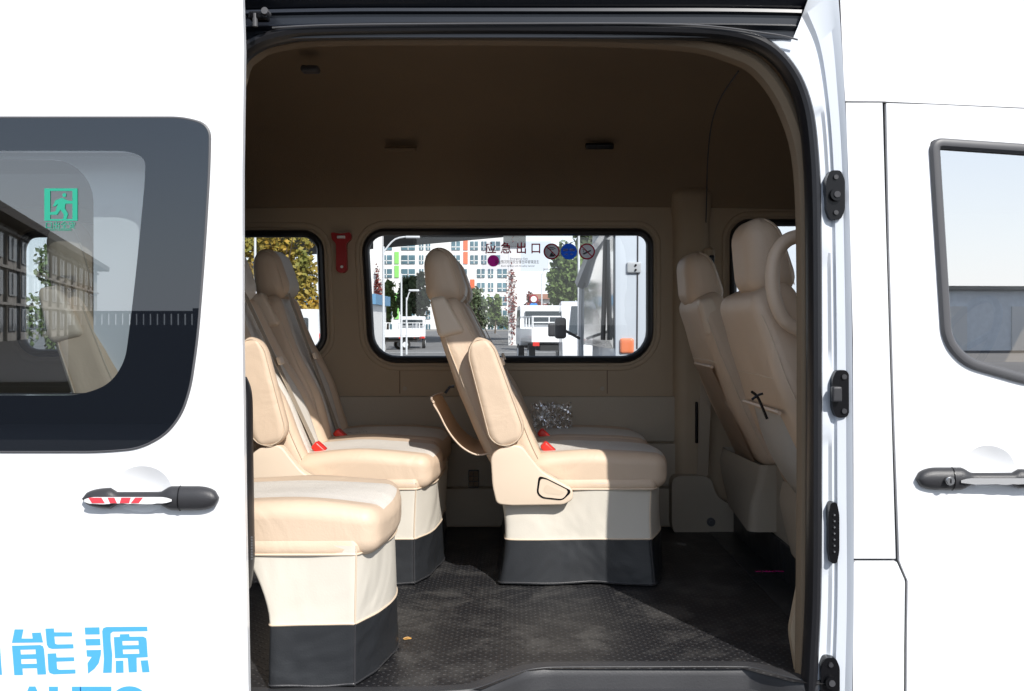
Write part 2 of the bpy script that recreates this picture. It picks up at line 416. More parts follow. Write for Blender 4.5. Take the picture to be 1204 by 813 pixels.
# lower wall panels with seams
def zz(py, y=WY): return P(0, py, y).z
f = new()
lw = [(-2.4, 1.195), (.72, 1.195)]
box(f, -2.4, .735, WY - .020, WY + .002, zz(519), zz(466), bev=.008)
link('wall_panel', f, M['trim2'], bus)
f = new(); box(f, -2.4, .735, WY - .024, WY + .002, zz(571), zz(521), bev=.008); link('wall_panel', f, M['trim2'], bus)
f = new(); box(f, -.30, .735, WY - .028, WY + .002, zz(617), zz(573), bev=.008); link('wall_panel', f, M['trim2'], bus)
for px in (470, 714):
    f = new(); p = P(px, 440, WY); sweep(f, [(p.x, WY - .001, zz(463)), (p.x, WY - .001, zz(430 if px > 600 else 436))], .0022, n=6); link('panel_seam', f, M['seam'], bus)
for px in (476, 708):
    f = new(); p = P(px, 457, WY); cyl(f, (p.x, WY - .002, p.z), (0, 1, 0), .009, .006); link('trim_clip', f, M['trim2'], bus)
f = new(); p = P(557, 563, WY - .03); plate(f, rr(p.x - .022, p.z - .036, p.x + .022, p.z + .036, .004), [], p.y - .004, p.y + .002)
vt = link('wall_vent', f, M['latch'], bus, smooth=False)
f = new()
for i in range(3):
    for j in range(2): box(f, p.x - .019 + j * .020, p.x - .001 + j * .020, p.y - .007, p.y - .0045, p.z - .031 + i * .022, p.z - .013 + i * .022)
link('vent_grille', f, M['seam'], vt, smooth=False)

# headliner: wall top curving into the roof
hp = crv([(WY + .0, 1.985), (WY - .012, 1.99), (1.655, 2.10), (1.59, 2.21), (1.50, 2.30), (1.30, 2.375), (1.0, 2.41), (.6, 2.42), (.3, 2.40), (.12, 2.34), (.075, 2.26), (.07, 2.215)], 4)
f = new(); extr(f, [(p.x, p.y) for p in hp], -2.45, 2.4, nx=24)
for v in f.verts: v.co.z += .006 * math.sin(v.co.x * 2.1 + v.co.y) - .02 * max(0, v.co.x - 1.0)
link('headliner', f, M['head'], bus, angle=60)
f = new()   # seam where the cab headliner starts
sweep(f, crv([P(868, 84, .30), P(846, 118, .8), P(836, 150, 1.2), P(832, 190, 1.45), P(831, 225, 1.6), P(830, 262, 1.66)], 5), .0025, n=6); link('headliner_seam', f, M['gap'], bus)
f = new(); p = P(705, 172, 1.56); rbox(f, .115, .02, .024, .006, mtx=Matrix.Translation(p) @ Matrix.Rotation(.5, 4, 'X')); link('air_vent', f, M['latch'], bus)
f = new(); p = P(471, 176, 1.56); rbox(f, .13, .02, .022, .006, mtx=Matrix.Translation(p) @ Matrix.Rotation(.5, 4, 'X')); link('air_vent', f, M['head'], bus)
f = new(); p = P(365, 82, .95); rbox(f, .06, .05, .02, .008, mtx=Matrix.Translation(p)); link('roof_clip', f, M['greyrub'], bus)
# end walls so that the cabin is a closed shell
f = new(); box(f, -2.47, -2.45, .02, 1.75, .55, 2.5); link('rear_wall', f, M['trim'], bus, smooth=False)
f = new(); plate(f, [(.05, .55), (1.75, .55), (1.75, 2.5), (.05, 2.5)], [rr(.2, 1.35, 1.6, 2.0, .1)], 0, .02)
for v in f.verts: v.co = Vector((2.4 + v.co.y, v.co.x, v.co.z))
link('windscreen_frame', f, M['trim'], bus, smooth=False)
f = new(); rbox(f, .55, 1.5, .35, .08, mtx=Matrix.Translation((2.05, .85, 1.17))); link('dashboard', f, M['plastic'], bus)
f = new(); sweep(f, [(1.66 + .09 * math.sin(a), 1.25 + .19 * math.cos(a), 1.42 + .17 * math.sin(a)) for a in [2 * PI * k / 32 for k in range(32)]], .014, True)
for a in (0.3, PI - .3, -PI / 2): sweep(f, [(1.66 + .0, 1.25, 1.40), (1.66 + .09 * math.sin(a), 1.25 + .19 * math.cos(a), 1.42 + .17 * math.sin(a))], .012)
link('steering_wheel', f, M['plastic'], bus)
f = new(); box(f, -2.45, 2.4, .0, 1.75, 2.47, 2.50, bev=.01); link('roof_skin', f, M['paint'], bus)

# far B pillar, its belt slot and anchor; lower corner
f = new()
rbox(f, .15, .11, 1.42, .05, n=16, mtx=Matrix.Translation((.745, WY + .005, 1.36)), deform=lambda x, y, z: (x * (1 + .35 * max(0, (z - .5) / .21) ** 2.5), y, z)); link('pillar_trim', f, M['trim'], bus)
f = new(); rbox(f, .012, .01, .17, .004, mtx=Matrix.Translation(P(819, 497, WY - .06))); link('belt_slot', f, M['latch'], bus)
f = new(); rbox(f, .05, .05, .06, .018, mtx=Matrix.Translation(P(833, 300, WY - .08))); rbox(f, .02, .012, .045, .004, mtx=Matrix.Translation(P(837, 307, WY - .115)), midx=lambda *a: 1)
link('belt_anchor', f, [M['trim'], M['latch']], bus)
f = new(); ribbon(f, [P(836, 310, WY - .12), P(832, 400, WY - .10), P(826, 560, WY - .07)], .045, .003, (1, 0, 0)); link('seat_belt', f, M['belt'], bus)
f = new(); pl = smoothpoly([P2(790, 560, 1.6), P2(836, 560, 1.6), P2(842, 585, 1.6), P2(872, 600, 1.6), P2(884, 633, 1.6), P2(800, 636, 1.6), P2(790, 622, 1.6)], .04)
plate(f, pl, [], 1.6, 1.69); link('pillar_base_trim', f, M['trim2'], bus, smooth=False)
f = new(); p = P(836, 614, 1.595); cyl(f, p, (0, 1, 0), .017, .01); cyl(f, p + Vector((0, -.006, 0)), (0, 1, 0), .008, .008); link('trim_bolt', f, M['greyrub'], bus)
f = new(); box(f, .91, .93, .85, 1.66, .66, 1.10, bev=.01); link('seat_riser_panel', f, M['trim2'], bus)
tx = text('floor_label', 'WARNING', .018, (0, 0, 0), M['magenta'], None)
tx.location = P(905, 672, .65) + Vector((0, 0, .0)); tx.parent = bus; tx.location -= bus.location; tx.rotation_euler = (-PI / 2, 0, 0)

# ---- body side (near)
ext = lambda x, z: 0.0
open_px = [(952, 900), (951, 813), (956, 700), (957, 560), (957, 400), (956, 250), (953, 180), (946, 128), (930, 88), (902, 58), (862, 43), (800, 38), (650, 36), (500, 36), (370, 38), (330, 43), (303, 52), (285, 66), (272, 90), (266, 130), (266, 400), (266, 900)]
op = [P(a, b, .03) for a, b in open_px]
path = crv([(p.x, .03, p.z) for p in op], 5)
f = new(); sweep(f, path, .0175, n=12, ry=.03); link('door_opening_seal', f, M['rubber'], bus)
inner = crv([(p.x, .075, p.z) for p in [P(a, b, .075) for a, b in ((944, 900), (946, 700), (947, 560), (947, 350), (943, 200), (925, 130), (895, 84), (860, 64), (800, 50), (650, 44), (400, 44), (330, 50), (300, 62), (282, 90), (276, 200), (276, 900))]], 5)
f = new(); sweep(f, inner, .022, n=8, ry=.03); link('opening_trim', f, M['head'], bus)
# jamb: facets from the seal out to the skin, following the right side of the opening
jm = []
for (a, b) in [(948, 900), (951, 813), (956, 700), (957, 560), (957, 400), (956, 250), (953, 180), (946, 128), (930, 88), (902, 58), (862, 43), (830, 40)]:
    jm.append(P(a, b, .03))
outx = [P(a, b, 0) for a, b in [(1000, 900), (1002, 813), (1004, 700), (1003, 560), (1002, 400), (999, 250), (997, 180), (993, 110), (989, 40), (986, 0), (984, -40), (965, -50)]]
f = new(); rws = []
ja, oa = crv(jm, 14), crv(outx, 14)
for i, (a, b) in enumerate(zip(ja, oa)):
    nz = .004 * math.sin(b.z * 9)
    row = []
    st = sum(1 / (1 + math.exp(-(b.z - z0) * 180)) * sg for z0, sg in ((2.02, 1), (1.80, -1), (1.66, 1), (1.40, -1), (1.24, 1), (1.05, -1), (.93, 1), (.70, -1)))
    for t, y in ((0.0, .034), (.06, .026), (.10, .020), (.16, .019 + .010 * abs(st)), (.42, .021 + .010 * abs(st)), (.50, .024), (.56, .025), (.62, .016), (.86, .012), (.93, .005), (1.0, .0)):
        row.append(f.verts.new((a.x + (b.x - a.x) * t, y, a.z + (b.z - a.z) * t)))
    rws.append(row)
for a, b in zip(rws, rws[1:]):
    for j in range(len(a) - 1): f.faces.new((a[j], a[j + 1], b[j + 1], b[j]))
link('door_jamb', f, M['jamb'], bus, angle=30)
def latch(px, py, w, h, kind):
    p = P(px, py, .015); f = new(); W, H = w / 500, h / 500
    pl = smoothpoly([(p.x - W * .28, p.z - H / 2), (p.x + W * .28, p.z - H / 2), (p.x + W / 2, p.z - H * .3), (p.x + W / 2, p.z + H * .3), (p.x + W * .28, p.z + H / 2), (p.x - W * .28, p.z + H / 2), (p.x - W / 2, p.z + H * .3), (p.x - W / 2, p.z - H * .3)], .008)
    plate(f, pl, [], .006, .03)
    o = link('door_latch', f, M['latch'], bus, angle=25)
    f = new()
    if kind == 'strip':
        for k in range(7): cyl(f, (p.x, .004, p.z + (k - 3) * H * .1), (0, 1, 0), .0022, .006, 10)
        link('contact_pin', f, M['steel'], o)
    elif kind == 'lock':
        rbox(f, W * .5, .02, H * .32, .004, mtx=Matrix.Translation((p.x - W * .35, -.002, p.z))); link('lock_striker', f, M['plastic'], o)
        f = new()
        f.free()
        for s in (-1, 1): f = new(); cyl(f, (p.x + W * .12, .005, p.z + s * H * .36), (0, 1, 0), .006, .008, 14); link('screw', f, M['plastic'], o)
    else:
        cyl(f, (p.x, .003, p.z), (0, 1, 0), W * .34, .014, 22); cyl(f, (p.x, -.004, p.z), (0, 1, 0), W * .17, .006, 16, mi=1); link('latch_cup', f, [M['latch'], M['gap']], o)
        f = new()
        f.free()
        for s in (-1, 1): f = new(); cyl(f, (p.x, .005, p.z + s * H * .36), (0, 1, 0), .0055, .008, 14); link('screw', f, M['plastic'], o)
latch(981, 230, 22, 58, 'cup'); latch(988, 463, 22, 56, 'lock'); latch(979, 626, 13, 72, 'strip'); latch(975, 800, 22, 56, 'cup')

# top channel over the opening: dark rail, lips and overhang
def zt(py): return P(0, py, 0).z
xl, xr_ = P(250, 0, 0).x, P(948, 0, 0).x
f = new()
pr = [(-.010, zt(-16)), (-.012, zt(-2)), (.0, zt(4)), (.012, zt(7)), (.004, zt(9)), (.002, zt(13)), (.013, zt(15)), (.014, zt(25)), (.006, zt(27)), (.0, zt(29)), (.006, zt(31)), (.012, zt(33)), (.014, zt(42))]
R = []
for k in range(31):
    x = xl + (xr_ - xl) * k / 30
    sag = .012 * max(0, (abs(x - .05) - .35)) ** 2 * 4
    row = []
    for y, z in pr:
        xe = x
        if k == 30: xe = xr_ + (z - zt(0)) * .33
        row.append(f.verts.new((xe, y, z - sag)))
    R.append(row)
for a, b in zip(R, R[1:]):
    for j in range(len(a) - 1): f.faces.new((a[j], a[j + 1], b[j + 1], b[j]))
f.faces.new(R[-1])
link('upper_door_rail', f, M['satin'], bus, angle=25)
f = new(); sweep(f, crv([P(320, 33, -.004), P(400, 29.5, -.004), P(600, 28, -.004), P(800, 29, -.004), P(905, 40, -.004), P(938, 47, -.004)], 8), .0022, n=6); link('rail_lip', f, M['greyrub'], bus)
f = new(); p = P(305, 20, -.02); rbox(f, .045, .03, .02, .006, mtx=Matrix.Translation(p)); cyl(f, P(313, 15, -.03), (0, 1, 0), .008, .03, 14, mi=1); cyl(f, P(300, 24, -.03), (0, 0, 1), .006, .03, 14, mi=1); link('rail_roller', f, [M['latch'], M['greyrub']], bus)

# skins: roof side, pillar, lower panel
def poly(pts, y=0): return [P2(a, b, y) for a, b in pts]
YF = lambda x, z: max(0, x - .8795) * .05           # the nose of the bus draws in
XC = 602 + .88 / 2.2 * F
f = new(); plate(f, poly([(1005, 100), (1085, 100), (1100, 1000), (1005, 1000)]), [], .014, .020); plate(f, poly([(1085, 105), (1900, 128), (1900, 175), (1085, 140)]), [], .016, .020, YF)
link('inner_side', f, M['gap'], bus, smooth=False)
f = new(); plate(f, poly([(984, -60), (988, 0), (992, 90), (994, 119), (1034, 119.2), (XC, 119.6), (XC, -60)]), [], 0, .010)
plate(f, poly([(XC, 119.6), (1900, 147), (1900, -60), (XC, -60)]), [], 0, .010, YF)
plate(f, poly([(-950, -60), (984, -60), (983, -17), (250, -17), (250, 900), (200, 900), (200, -17), (-950, -17)]), [], .001, .010)
link('roof_side_panel', f, M['paint'], bus, smooth=False)
f = new(); plate(f, poly([(994.5, 121), (1037.5, 121), (1041, 250), (1047, 450), (1053, 657), (1004, 657), (1003, 400), (999, 250)]), [], 0, .010); link('pillar_panel', f, M['paint'], bus, smooth=False)
f = new(); plate(f, smoothpoly(poly([(1004, 660), (1054, 660), (1064, 683), (1063, 760), (1062, 1000), (1001, 1000), (1003, 800)]), .006), [], 0, .010); link('lower_side_panel', f, M['paint'], bus, smooth=False)
f = new(); plate(f, poly([(-950, -15), (199, -15), (199, 1000), (-950, 1000)], .0), [rr(-2.0, 1.325, -.985, 1.885, [.12, .10, .10, .1])], .002, .012)
plate(f, poly([(199, 900), (266, 900), (262, 1000), (199, 1000)], .0), [], .002, .012)
link('rear_side_panel', f, M['paint'], bus, smooth=False)
f = new(); plate(f, rr(-2.05, 1.28, -.93, 1.93, .12), [], .016, .019, back=False); link('rear_side_glass', f, M['bodyglass'], bus, smooth=False)
f = new(); plate(f, [(-2.45, .6), (-.70, .6), (-.70, 2.25), (-2.45, 2.25)], [rr(-2.0, 1.31, -.97, 1.9, .11)], .03, .055); link('near_side_trim', f, M['trim'], bus, smooth=False)
f = new(); plate(f, poly([(952, 60), (1080, 60), (1080, 1000), (952, 1000)], .04), [], .07, .085); link('near_pillar_trim', f, M['trim'], bus, smooth=False)
f = new(); pl = smoothpoly(poly([(952, 630), (930, 745), (944, 830), (975, 830), (975, 630)], .07), .02); plate(f, pl, [], .078, .10); link('step_side_trim', f, M['trim'], bus, smooth=False)

# ---- front door
fd_out = poly([(XC + .2, 121.5), (1100, 122.5), (1204, 126), (1400, 134), (1900, 155), (1900, 1000), (1066, 1000), (1067, 760), (1068, 684), (1058, 660), (1052, 500), (1046, 300)])
wo = smoothpoly(poly([(1094, 163), (1204, 169), (1600, 195), (1600, 520), (1204, 451), (1135, 432), (1110, 405)]), [.02, 0, .02, .02, .02, .06, .04], 8)
dish2 = [(P(1165, 552, 0).x + .064 * math.cos(a), P(1165, 552, 0).z + (.054 if math.sin(a) > 0 else .046) * math.sin(a)) for a in [2 * PI * k / 40 for k in range(40)]]
f = new(); plate(f, fd_out, [wo, dish2], 0, .012, YF)
fd = link('front_door', f, M['paint'], bus, smooth=False)
f = new(); sweep(f, [(x, -.002 + YF(x, z), z) for x, z in smoothpoly(poly([(1099, 168), (1204, 174), (1600, 200), (1600, 515), (1204, 445), (1137, 426), (1114, 400)]), [.02, 0, .02, .02, .02, .06, .04], 8)], .0125, True, 10, ry=.012); link('window_seal', f, M['greyrub'], fd)
f = new(); plate(f, wo, [], .006, .009, YF, back=False); link('window_glass', f, M['cabglass'], fd, smooth=False)
def dish(name, loop, y, depth, parent, yf=None):
    f = new(); c = Vector((sum(p[0] for p in loop) / len(loop), sum(p[1] for p in loop) / len(loop))); rs = []
    for k in range(9):
        t = k / 8; s = math.cos(t * PI / 2) if k else 1
        rs.append([f.verts.new((c.x + (p[0] - c.x) * (1 - t), y + depth * math.sin(t * PI / 2), c.y + (p[1] - c.y) * (1 - t))) for p in loop] if k < 8 else [f.verts.new((c.x, y + depth, c.y))])
    n = len(loop)
    for a, b in zip(rs, rs[1:]):
        for j in range(n):
            if len(b) > 1: f.faces.new((a[j], a[(j + 1) % n], b[(j + 1) % n], b[j]))
            else: f.faces.new((a[j], a[(j + 1) % n], b[0]))
    return link(name, f, M['paint'], parent)
dish('handle_recess', dish2, .0125, .015, fd)
def handle(x0, x1, z, y, parent, key_left, film=True):
    """horizontal pull: fat rounded ends, thin bar between"""
    f = new(); L = x1 - x0; N = 40; rings = []
    for i in range(N + 1):
        t = i / N; x = x0 + L * t; u = t if key_left else 1 - t
        if u < .36: h = .0265 * math.sqrt(max(0, 1 - ((.16 - u) / .16) ** 2)) ** .8 if u < .16 else .0265
        elif u < .43: h = .0265 - .0125 * (u - .36) / .07
        elif u < .76: h = .014
        elif u < .79: h = .014 + .009 * (u - .76) / .03
        else: h = .023 * math.sqrt(max(0, 1 - ((u - .79) / .21) ** 2)) ** .8
        h = max(h, .002); dy = .5 * h + .012
        rings.append([f.verts.new((x, y - .010 - dy * .7 * (math.cos(a)) * (1 if math.cos(a) > 0 else .4), z + h * math.sin(a))) for a in [2 * PI * k / 16 for k in range(16)]])
    for a, b in zip(rings, rings[1:]):
        for j in range(16): f.faces.new((a[j], a[(j + 1) % 16], b[(j + 1) % 16], b[j]))
    f.faces.new(rings[0]); f.faces.new(list(reversed(rings[-1])))
    return link('door_handle', f, M['plastic'], parent, angle=50)
xa = P(1077, 0, 0).x; zh = P(0, 563, 0).z
h = handle(xa, xa + .30, zh, .010, fd, True)
f = new(); cyl(f, (P(1111, 563, 0).x, -.023, zh - .001), (0, 1, 0), .0105, .008, 24); cyl(f, (P(1111, 563, 0).x, -.028, zh - .001), (0, 1, 0), .0085, .004, 24)
box(f, P(1111, 0, 0).x - .001, P(1111, 0, 0).x + .001, -.0315, -.029, zh - .006, zh + .004, mi=1); link('key_lock', f, [M['steel'], M['latch']], h)
f = new(); sweep(f, [(P(1119, 0, 0).x, .000 - .019 * math.cos(a), zh + .0268 * math.sin(a)) for a in [(-.5 + k / 16) * PI for k in range(17)]], .0012, n=6); link('handle_joint', f, M['latch'], h)
def filmstrip(x0, x1, z, y, m, parent, seed=1):
    random.seed(seed); top = []; bot = []; n = 18
    for i in range(n + 1):
        x = x0 + (x1 - x0) * i / n; e = min(1, 8 * min(i, n - i) / n + .35)
        top.append((x, z + .0075 * e)); bot.append((x, z - .0070 * e + random.uniform(-.0012, .0012)))
    f = new(); plate(f, top + bot[::-1], [], y, y + .001, back=False); return link('protective_film', f, m, parent, smooth=False)
filmstrip(P(1125, 0, 0).x, P(1204, 0, 0).x + .06, zh - .003, -.0215, M['silvfilm'], h)

# ---- sliding door, slid back along the side
YD = -.14
dpts = [(-950, -40), (284, -40), (287, 60), (285, 200), (285, 400), (286, 455), (288, 600), (291, 750), (294, 900), (294, 1000), (-950, 1000)]
def pd(pts): return poly(pts, YD)
dwin_o = smoothpoly(pd([(-700, 139), (216, 139), (247, 148), (246, 200), (240, 300), (232, 400), (224, 455), (214, 486), (196, 510), (165, 527), (120, 531), (-700, 531)]), [.05, .03, .07, .05, .1, .1, .06, .05, .05, .06, .05, .05], 8)
dwin_i = smoothpoly(pd([(-640, 178), (150, 178), (172, 186), (171, 215), (163, 300), (155, 372), (148, 425), (130, 452), (95, 465), (-640, 465)]), [.05, .03, .04, .05, .08, .08, .08, .07, .05, .05], 8)
px_ = P(167, 578, YD)
dish1 = [(px_.x + .066 * math.cos(a), px_.z + (.056 if math.sin(a) > 0 else .046) * math.sin(a)) for a in [2 * PI * k / 40 for k in range(40)]]
f = new(); plate(f, pd(dpts), [dwin_i, dish1], YD, YD + .018)
bmesh.ops.remove_doubles(f, verts=f.verts, dist=1e-6)
sd = link('sliding_door', f, M['paint'], bus, smooth=False)
f = new(); plate(f, dwin_o, [dwin_i], YD - .004, YD - .0005); link('window_border', f, M['ceramic'], sd, smooth=False)
f = new(); plate(f, dwin_i, [], YD - .004, YD - .001, back=False); sg = link('window_glass', f, M['doorglass'], sd, smooth=False)
f = new(); sweep(f, [(x, YD - .001, z) for x, z in dwin_o], .0035, True, 8); link('window_seal', f, M['greyrub'], sd)
dish('handle_recess', dish1, YD, .016, sd)
zh2 = P(0, 585, YD).z; xa, xb = P(101, 0, YD).x, P(259, 0, YD).x
h = handle(xa, xb, zh2, YD, sd, False)
f = new(); sweep(f, [(P(214, 0, YD).x, YD - .010 - .019 * math.cos(a), zh2 + .0268 * math.sin(a)) for a in [(-.5 + k / 16) * PI for k in range(17)]], .0012, n=6); link('handle_joint', f, M['latch'], h)
fm = filmstrip(P(107, 0, YD).x, P(208, 0, YD).x, zh2 - .001, YD - .0320, M['film'], h, 4)
f = new()
for (a, b, sk) in ((112, 127, 4), (134, 142, 3), (150, 161, -2), (166, 175, -5)):
    x0, x1 = P(a, 0, YD).x, P(b, 0, YD).x; s = sk / 534
    plate(f, [(x0 + s, zh2 - .0065), (x1 + s, zh2 - .0065), (x1, zh2 + .0055), (x0, zh2 + .0055)], [], YD - .0332, YD - .0326, back=False)
link('film_print', f, M['letter'], h, smooth=False)
# door edge: return flange and inner seal seen at its front edge
f = new(); sweep(f, crv([P(283, 446, YD + .06), P(289, 466, YD + .055), P(290, 520, YD + .05), P(291.5, 620, YD + .05), P(292, 655, YD + .05), P(288, 690, YD + .06)], 6), .0135, n=10, ry=.022); link('door_edge_seal', f, M['rubber'], sd)
f = new()
for k in range(9): box(f, P(293.5, 0, YD).x - .004, P(293.5, 0, YD).x + .000, YD + .024, YD + .0255, P(0, 634 + k * 3.2, YD).z, P(0, 636 + k * 3.2, YD).z)
link('seal_marking', f, M['greyrub'], sd, smooth=False)
f = new(); plate(f, pd([(-900, -30), (276, -30), (277, 60), (275, 400), (283, 990), (-900, 990)]), [dwin_i], YD + .05, YD + .065); link('door_inner_panel', f, M['gap'], sd, smooth=False)

# lettering on the sliding door (traced outlines of the painted characters)
def lp(a, b): return P2(a / 6.02, 720 + b / 6.02, YD)
glyphs = {
 'neng': [[(104, 121), (168, 121), (154, 186), (232, 186), (226, 146), (290, 143), (306, 214), (85, 217)],
          [(85, 237), (285, 232), (305, 240), (313, 262), (328, 440), (266, 442), (262, 396), (160, 398), (164, 445), (102, 446)],
          [(322, 116), (383, 114), (385, 142), (510, 142), (512, 171), (386, 172), (391, 222), (405, 228), (520, 226), (522, 256), (370, 260), (345, 252), (332, 230)],
          [(337, 293), (398, 290), (402, 320), (526, 318), (527, 346), (402, 350), (406, 400), (420, 407), (535, 405), (536, 434), (380, 440), (352, 430), (343, 408)]],
 'yuan': [[(600, 108), (705, 106), (707, 157), (604, 158)], [(604, 190), (710, 188), (713, 234), (610, 236)],
          [(612, 268), (716, 266), (715, 300), (700, 360), (670, 400), (624, 436), (620, 360), (650, 316), (616, 314)],
          [(724, 135), (732, 112), (755, 104), (1043, 102), (1045, 134), (800, 138), (784, 150), (784, 200), (796, 300), (792, 428), (730, 430), (736, 330)],
          [(806, 176), (848, 174), (850, 156), (916, 154), (918, 173), (1015, 172), (1036, 184), (1040, 210), (1047, 318), (968, 322), (970, 424), (912, 426), (905, 324), (815, 326)],
          [(820, 344), (874, 342), (876, 428), (820, 430)], [(996, 342), (1048, 339), (1060, 424), (1008, 426)]],
}
gh = {'neng': {1: [[(146, 266), (252, 263), (254, 296), (150, 299)], [(151, 332), (258, 330), (261, 364), (153, 366)]]},
      'yuan': {4: [[(867, 204), (980, 202), (982, 232), (869, 234)], [(870, 264), (984, 262), (987, 293), (873, 296)]]}}
for g in glyphs:
    f = new()
    for i, q in enumerate(glyphs[g]): plate(f, [lp(*p) for p in q], [[lp(*p) for p in hh] for hh in gh[g].get(i, [])], YD - .0006, YD - .0001, back=False)
    link('painted_character', f, M['blue'], sd, smooth=False)
f = new(); plate(f, [lp(*p) for p in ((-90, 255), (2, 250), (16, 443), (-90, 445))], [], YD - .0006, YD, back=False); link('painted_character', f, M['blue'], sd, smooth=False)
o = text('painted_word', 'AUTO', .105, (0, 0, 0), M['blue'], None, bold=.005, depth=.0002)
xs = [v.co.x for v in o.data.vertices]; zs = [v.co.z for v in o.data.vertices]; k = (P(175, 0, YD).x - P(16, 0, YD).x) / (max(xs) - min(xs))
for v in o.data.vertices: v.co = Vector((P(16, 0, YD).x + (v.co.x - min(xs)) * k, YD - .0004 + v.co.y, P(0, 807, YD).z - (max(zs) - v.co.z))) - WORLD_OFF(bus)
o.parent = sd
# exit sticker (reads from inside, so it is mirrored here)
sx0, sy0, sx1, sy1 = 53, 222, 92, 260
def q2(a, b): return P2(a, b, YD - .002)
f = new()
plate(f, [q2(53, 222), q2(92, 222), q2(92, 260), q2(53, 260)], [[q2(60, 225), q2(86, 225), q2(86, 258), q2(60, 258)]], YD - .0055, YD - .005, back=False)
for pts in ([(66, 236), (74, 233), (80, 236), (86, 237), (86, 240), (78, 240), (77, 245), (81, 252), (79, 258), (75, 258), (76, 253), (72, 247), (68, 253), (60, 253), (60, 250), (66, 249), (69, 240), (66, 243), (63, 243)],):
    plate(f, [q2(*p) for p in pts], [], YD - .0055, YD - .005, back=False)
plate(f, [(P(77, 230, YD).x + .0045 * math.cos(a), P(77, 230, YD).z + .0045 * math.sin(a)) for a in [2 * PI * k / 14 for k in range(14)]], [], YD - .0055, YD - .005, back=False)
link('exit_sticker', f, M['green'], sd, smooth=False)
text('exit_writing', '安全出口', .017, (P(72.5, 0, YD).x, YD - .0055, P(0, 266, YD).z), M['green'], sd, mirror=True)
text('exit_writing', 'EMERGENCY EXIT', .006, (P(72.5, 0, YD).x, YD - .0055, P(0, 271, YD).z), M['green'], sd, mirror=True)

# ---- stickers on the far window
GY = WY + .030
f = new(); plate(f, [P2(566, 284, GY), P2(648, 284, GY), P2(644, 319, GY), P2(566, 319, GY)], [], GY, GY + .0005, back=False); st = link('sticker_film', f, M['sticker'], fglass, smooth=False)
for ch, x in zip('应急出口', (577, 595, 613, 630)): text('sticker_character', ch, .050, (P(x, 0, GY).x, GY - .002, P(0, 293, GY).z), M['maroon'], fglass, sx=.95, bold=.0008)
f = new(); p = P(580, 307, GY); plate(f, [(p.x + .0245 * math.cos(a), p.z + .0245 * math.sin(a)) for a in [2 * PI * k / 32 for k in range(32)]], [], GY - .002, GY, back=False); link('magenta_dot', f, M['magenta'], fglass, smooth=False)
text('sticker_writing', 'Emergency Exit', .012, (P(610, 0, GY).x, GY - .002, P(0, 304.5, GY).z), M['ink'], fglass)
text('sticker_writing', '紧急情况时用安全锤击碎玻璃逃生', .0165, (P(608, 0, GY).x, GY - .002, P(0, 308.5, GY).z), M['ink'], fglass, sx=.75)
text('sticker_writing', 'Break the glass with the safety hammer', .0105, (P(609, 0, GY).x, GY - .002, P(0, 313, GY).z), M['ink'], fglass, sx=.85)
def disc(cx, cz, r, y, m, parent, name, hole=0):
    f = new(); c = [(cx + r * math.cos(a), cz + r * math.sin(a)) for a in [2 * PI * k / 36 for k in range(36)]]
    hs = [[(cx + hole * math.cos(a), cz + hole * math.sin(a)) for a in [2 * PI * k / 36 for k in range(36)]]] if hole else []
    plate(f, c, hs, y, y, back=False); return link(name, f, m, parent, smooth=False)
M['stwhite'] = vinyl('sticker_white', (.62, .60, .60))
for i, px in enumerate((648.5, 669, 690)):
    p = P(px, 296, GY); R = .034
    o = disc(p.x, p.z, R, GY - .001, M['signblue'] if i == 1 else M['stwhite'], fglass, 'round_sticker')
    f = new()
    if i == 1:
        for s in (-1, 1):
            plate(f, rr(p.x + s * .014 - .011, p.z + .001, p.x + s * .014 + .011, p.z + .012, .003), [], GY - .003, GY, back=False)
            plate(f, [(p.x + s * .004, p.z - .012), (p.x + s * .011, p.z - .007), (p.x + s * .011, p.z - .017)], [], GY - .003, GY, back=False)
            plate(f, [(p.x + s * .011, p.z - .0105), (p.x + s * .017, p.z - .0105), (p.x + s * .017, p.z - .0135), (p.x + s * .011, p.z - .0135)], [], GY - .003, GY, back=False)
        link('belt_symbol', f, M['stwhite'], o, smooth=False)
    else:
        for v in (0,):
            if i == 0:
                sweep(f, [(p.x + .016 * math.cos(a), GY - .003, p.z + .010 + .006 * math.sin(a)) for a in [k / 10 * PI for k in range(11)]], .0016, n=4)
                sweep(f, [(p.x + .009 * math.cos(a), GY - .003, p.z + .006 + .004 * math.sin(a)) for a in [k / 10 * PI for k in range(11)]], .0014, n=4)
                plate(f, [(p.x - .010, p.z - .022), (p.x + .012, p.z - .022), (p.x + .016, p.z - .010), (p.x + .006, p.z - .013), (p.x + .002, p.z + .001), (p.x - .006, p.z - .012)], [], GY - .003, GY, back=False)
            else:
                plate(f, [(p.x - .018, p.z - .008), (p.x - .013, p.z - .014), (p.x + .018, p.z + .002), (p.x + .016, p.z + .007)], [], GY - .003, GY, back=False)
                sweep(f, crv([(p.x - .016, GY - .003, p.z - .002), (p.x - .012, GY - .003, p.z + .004), (p.x - .018, GY - .003, p.z + .010)], 4), .0014, n=4)
        link('sign_symbol', f, M['ink'], o, smooth=False)
        disc(p.x, p.z, R, GY - .004, M['signred'], o, 'sign_ring', hole=.028)
        f = new(); s = .022; plate(f, [(p.x - s, p.z + s - .003), (p.x - s + .003, p.z + s), (p.x + s, p.z - s + .003), (p.x + s - .003, p.z - s)], [], GY - .0045, GY, back=False); link('sign_bar', f, M['signred'], o, smooth=False)

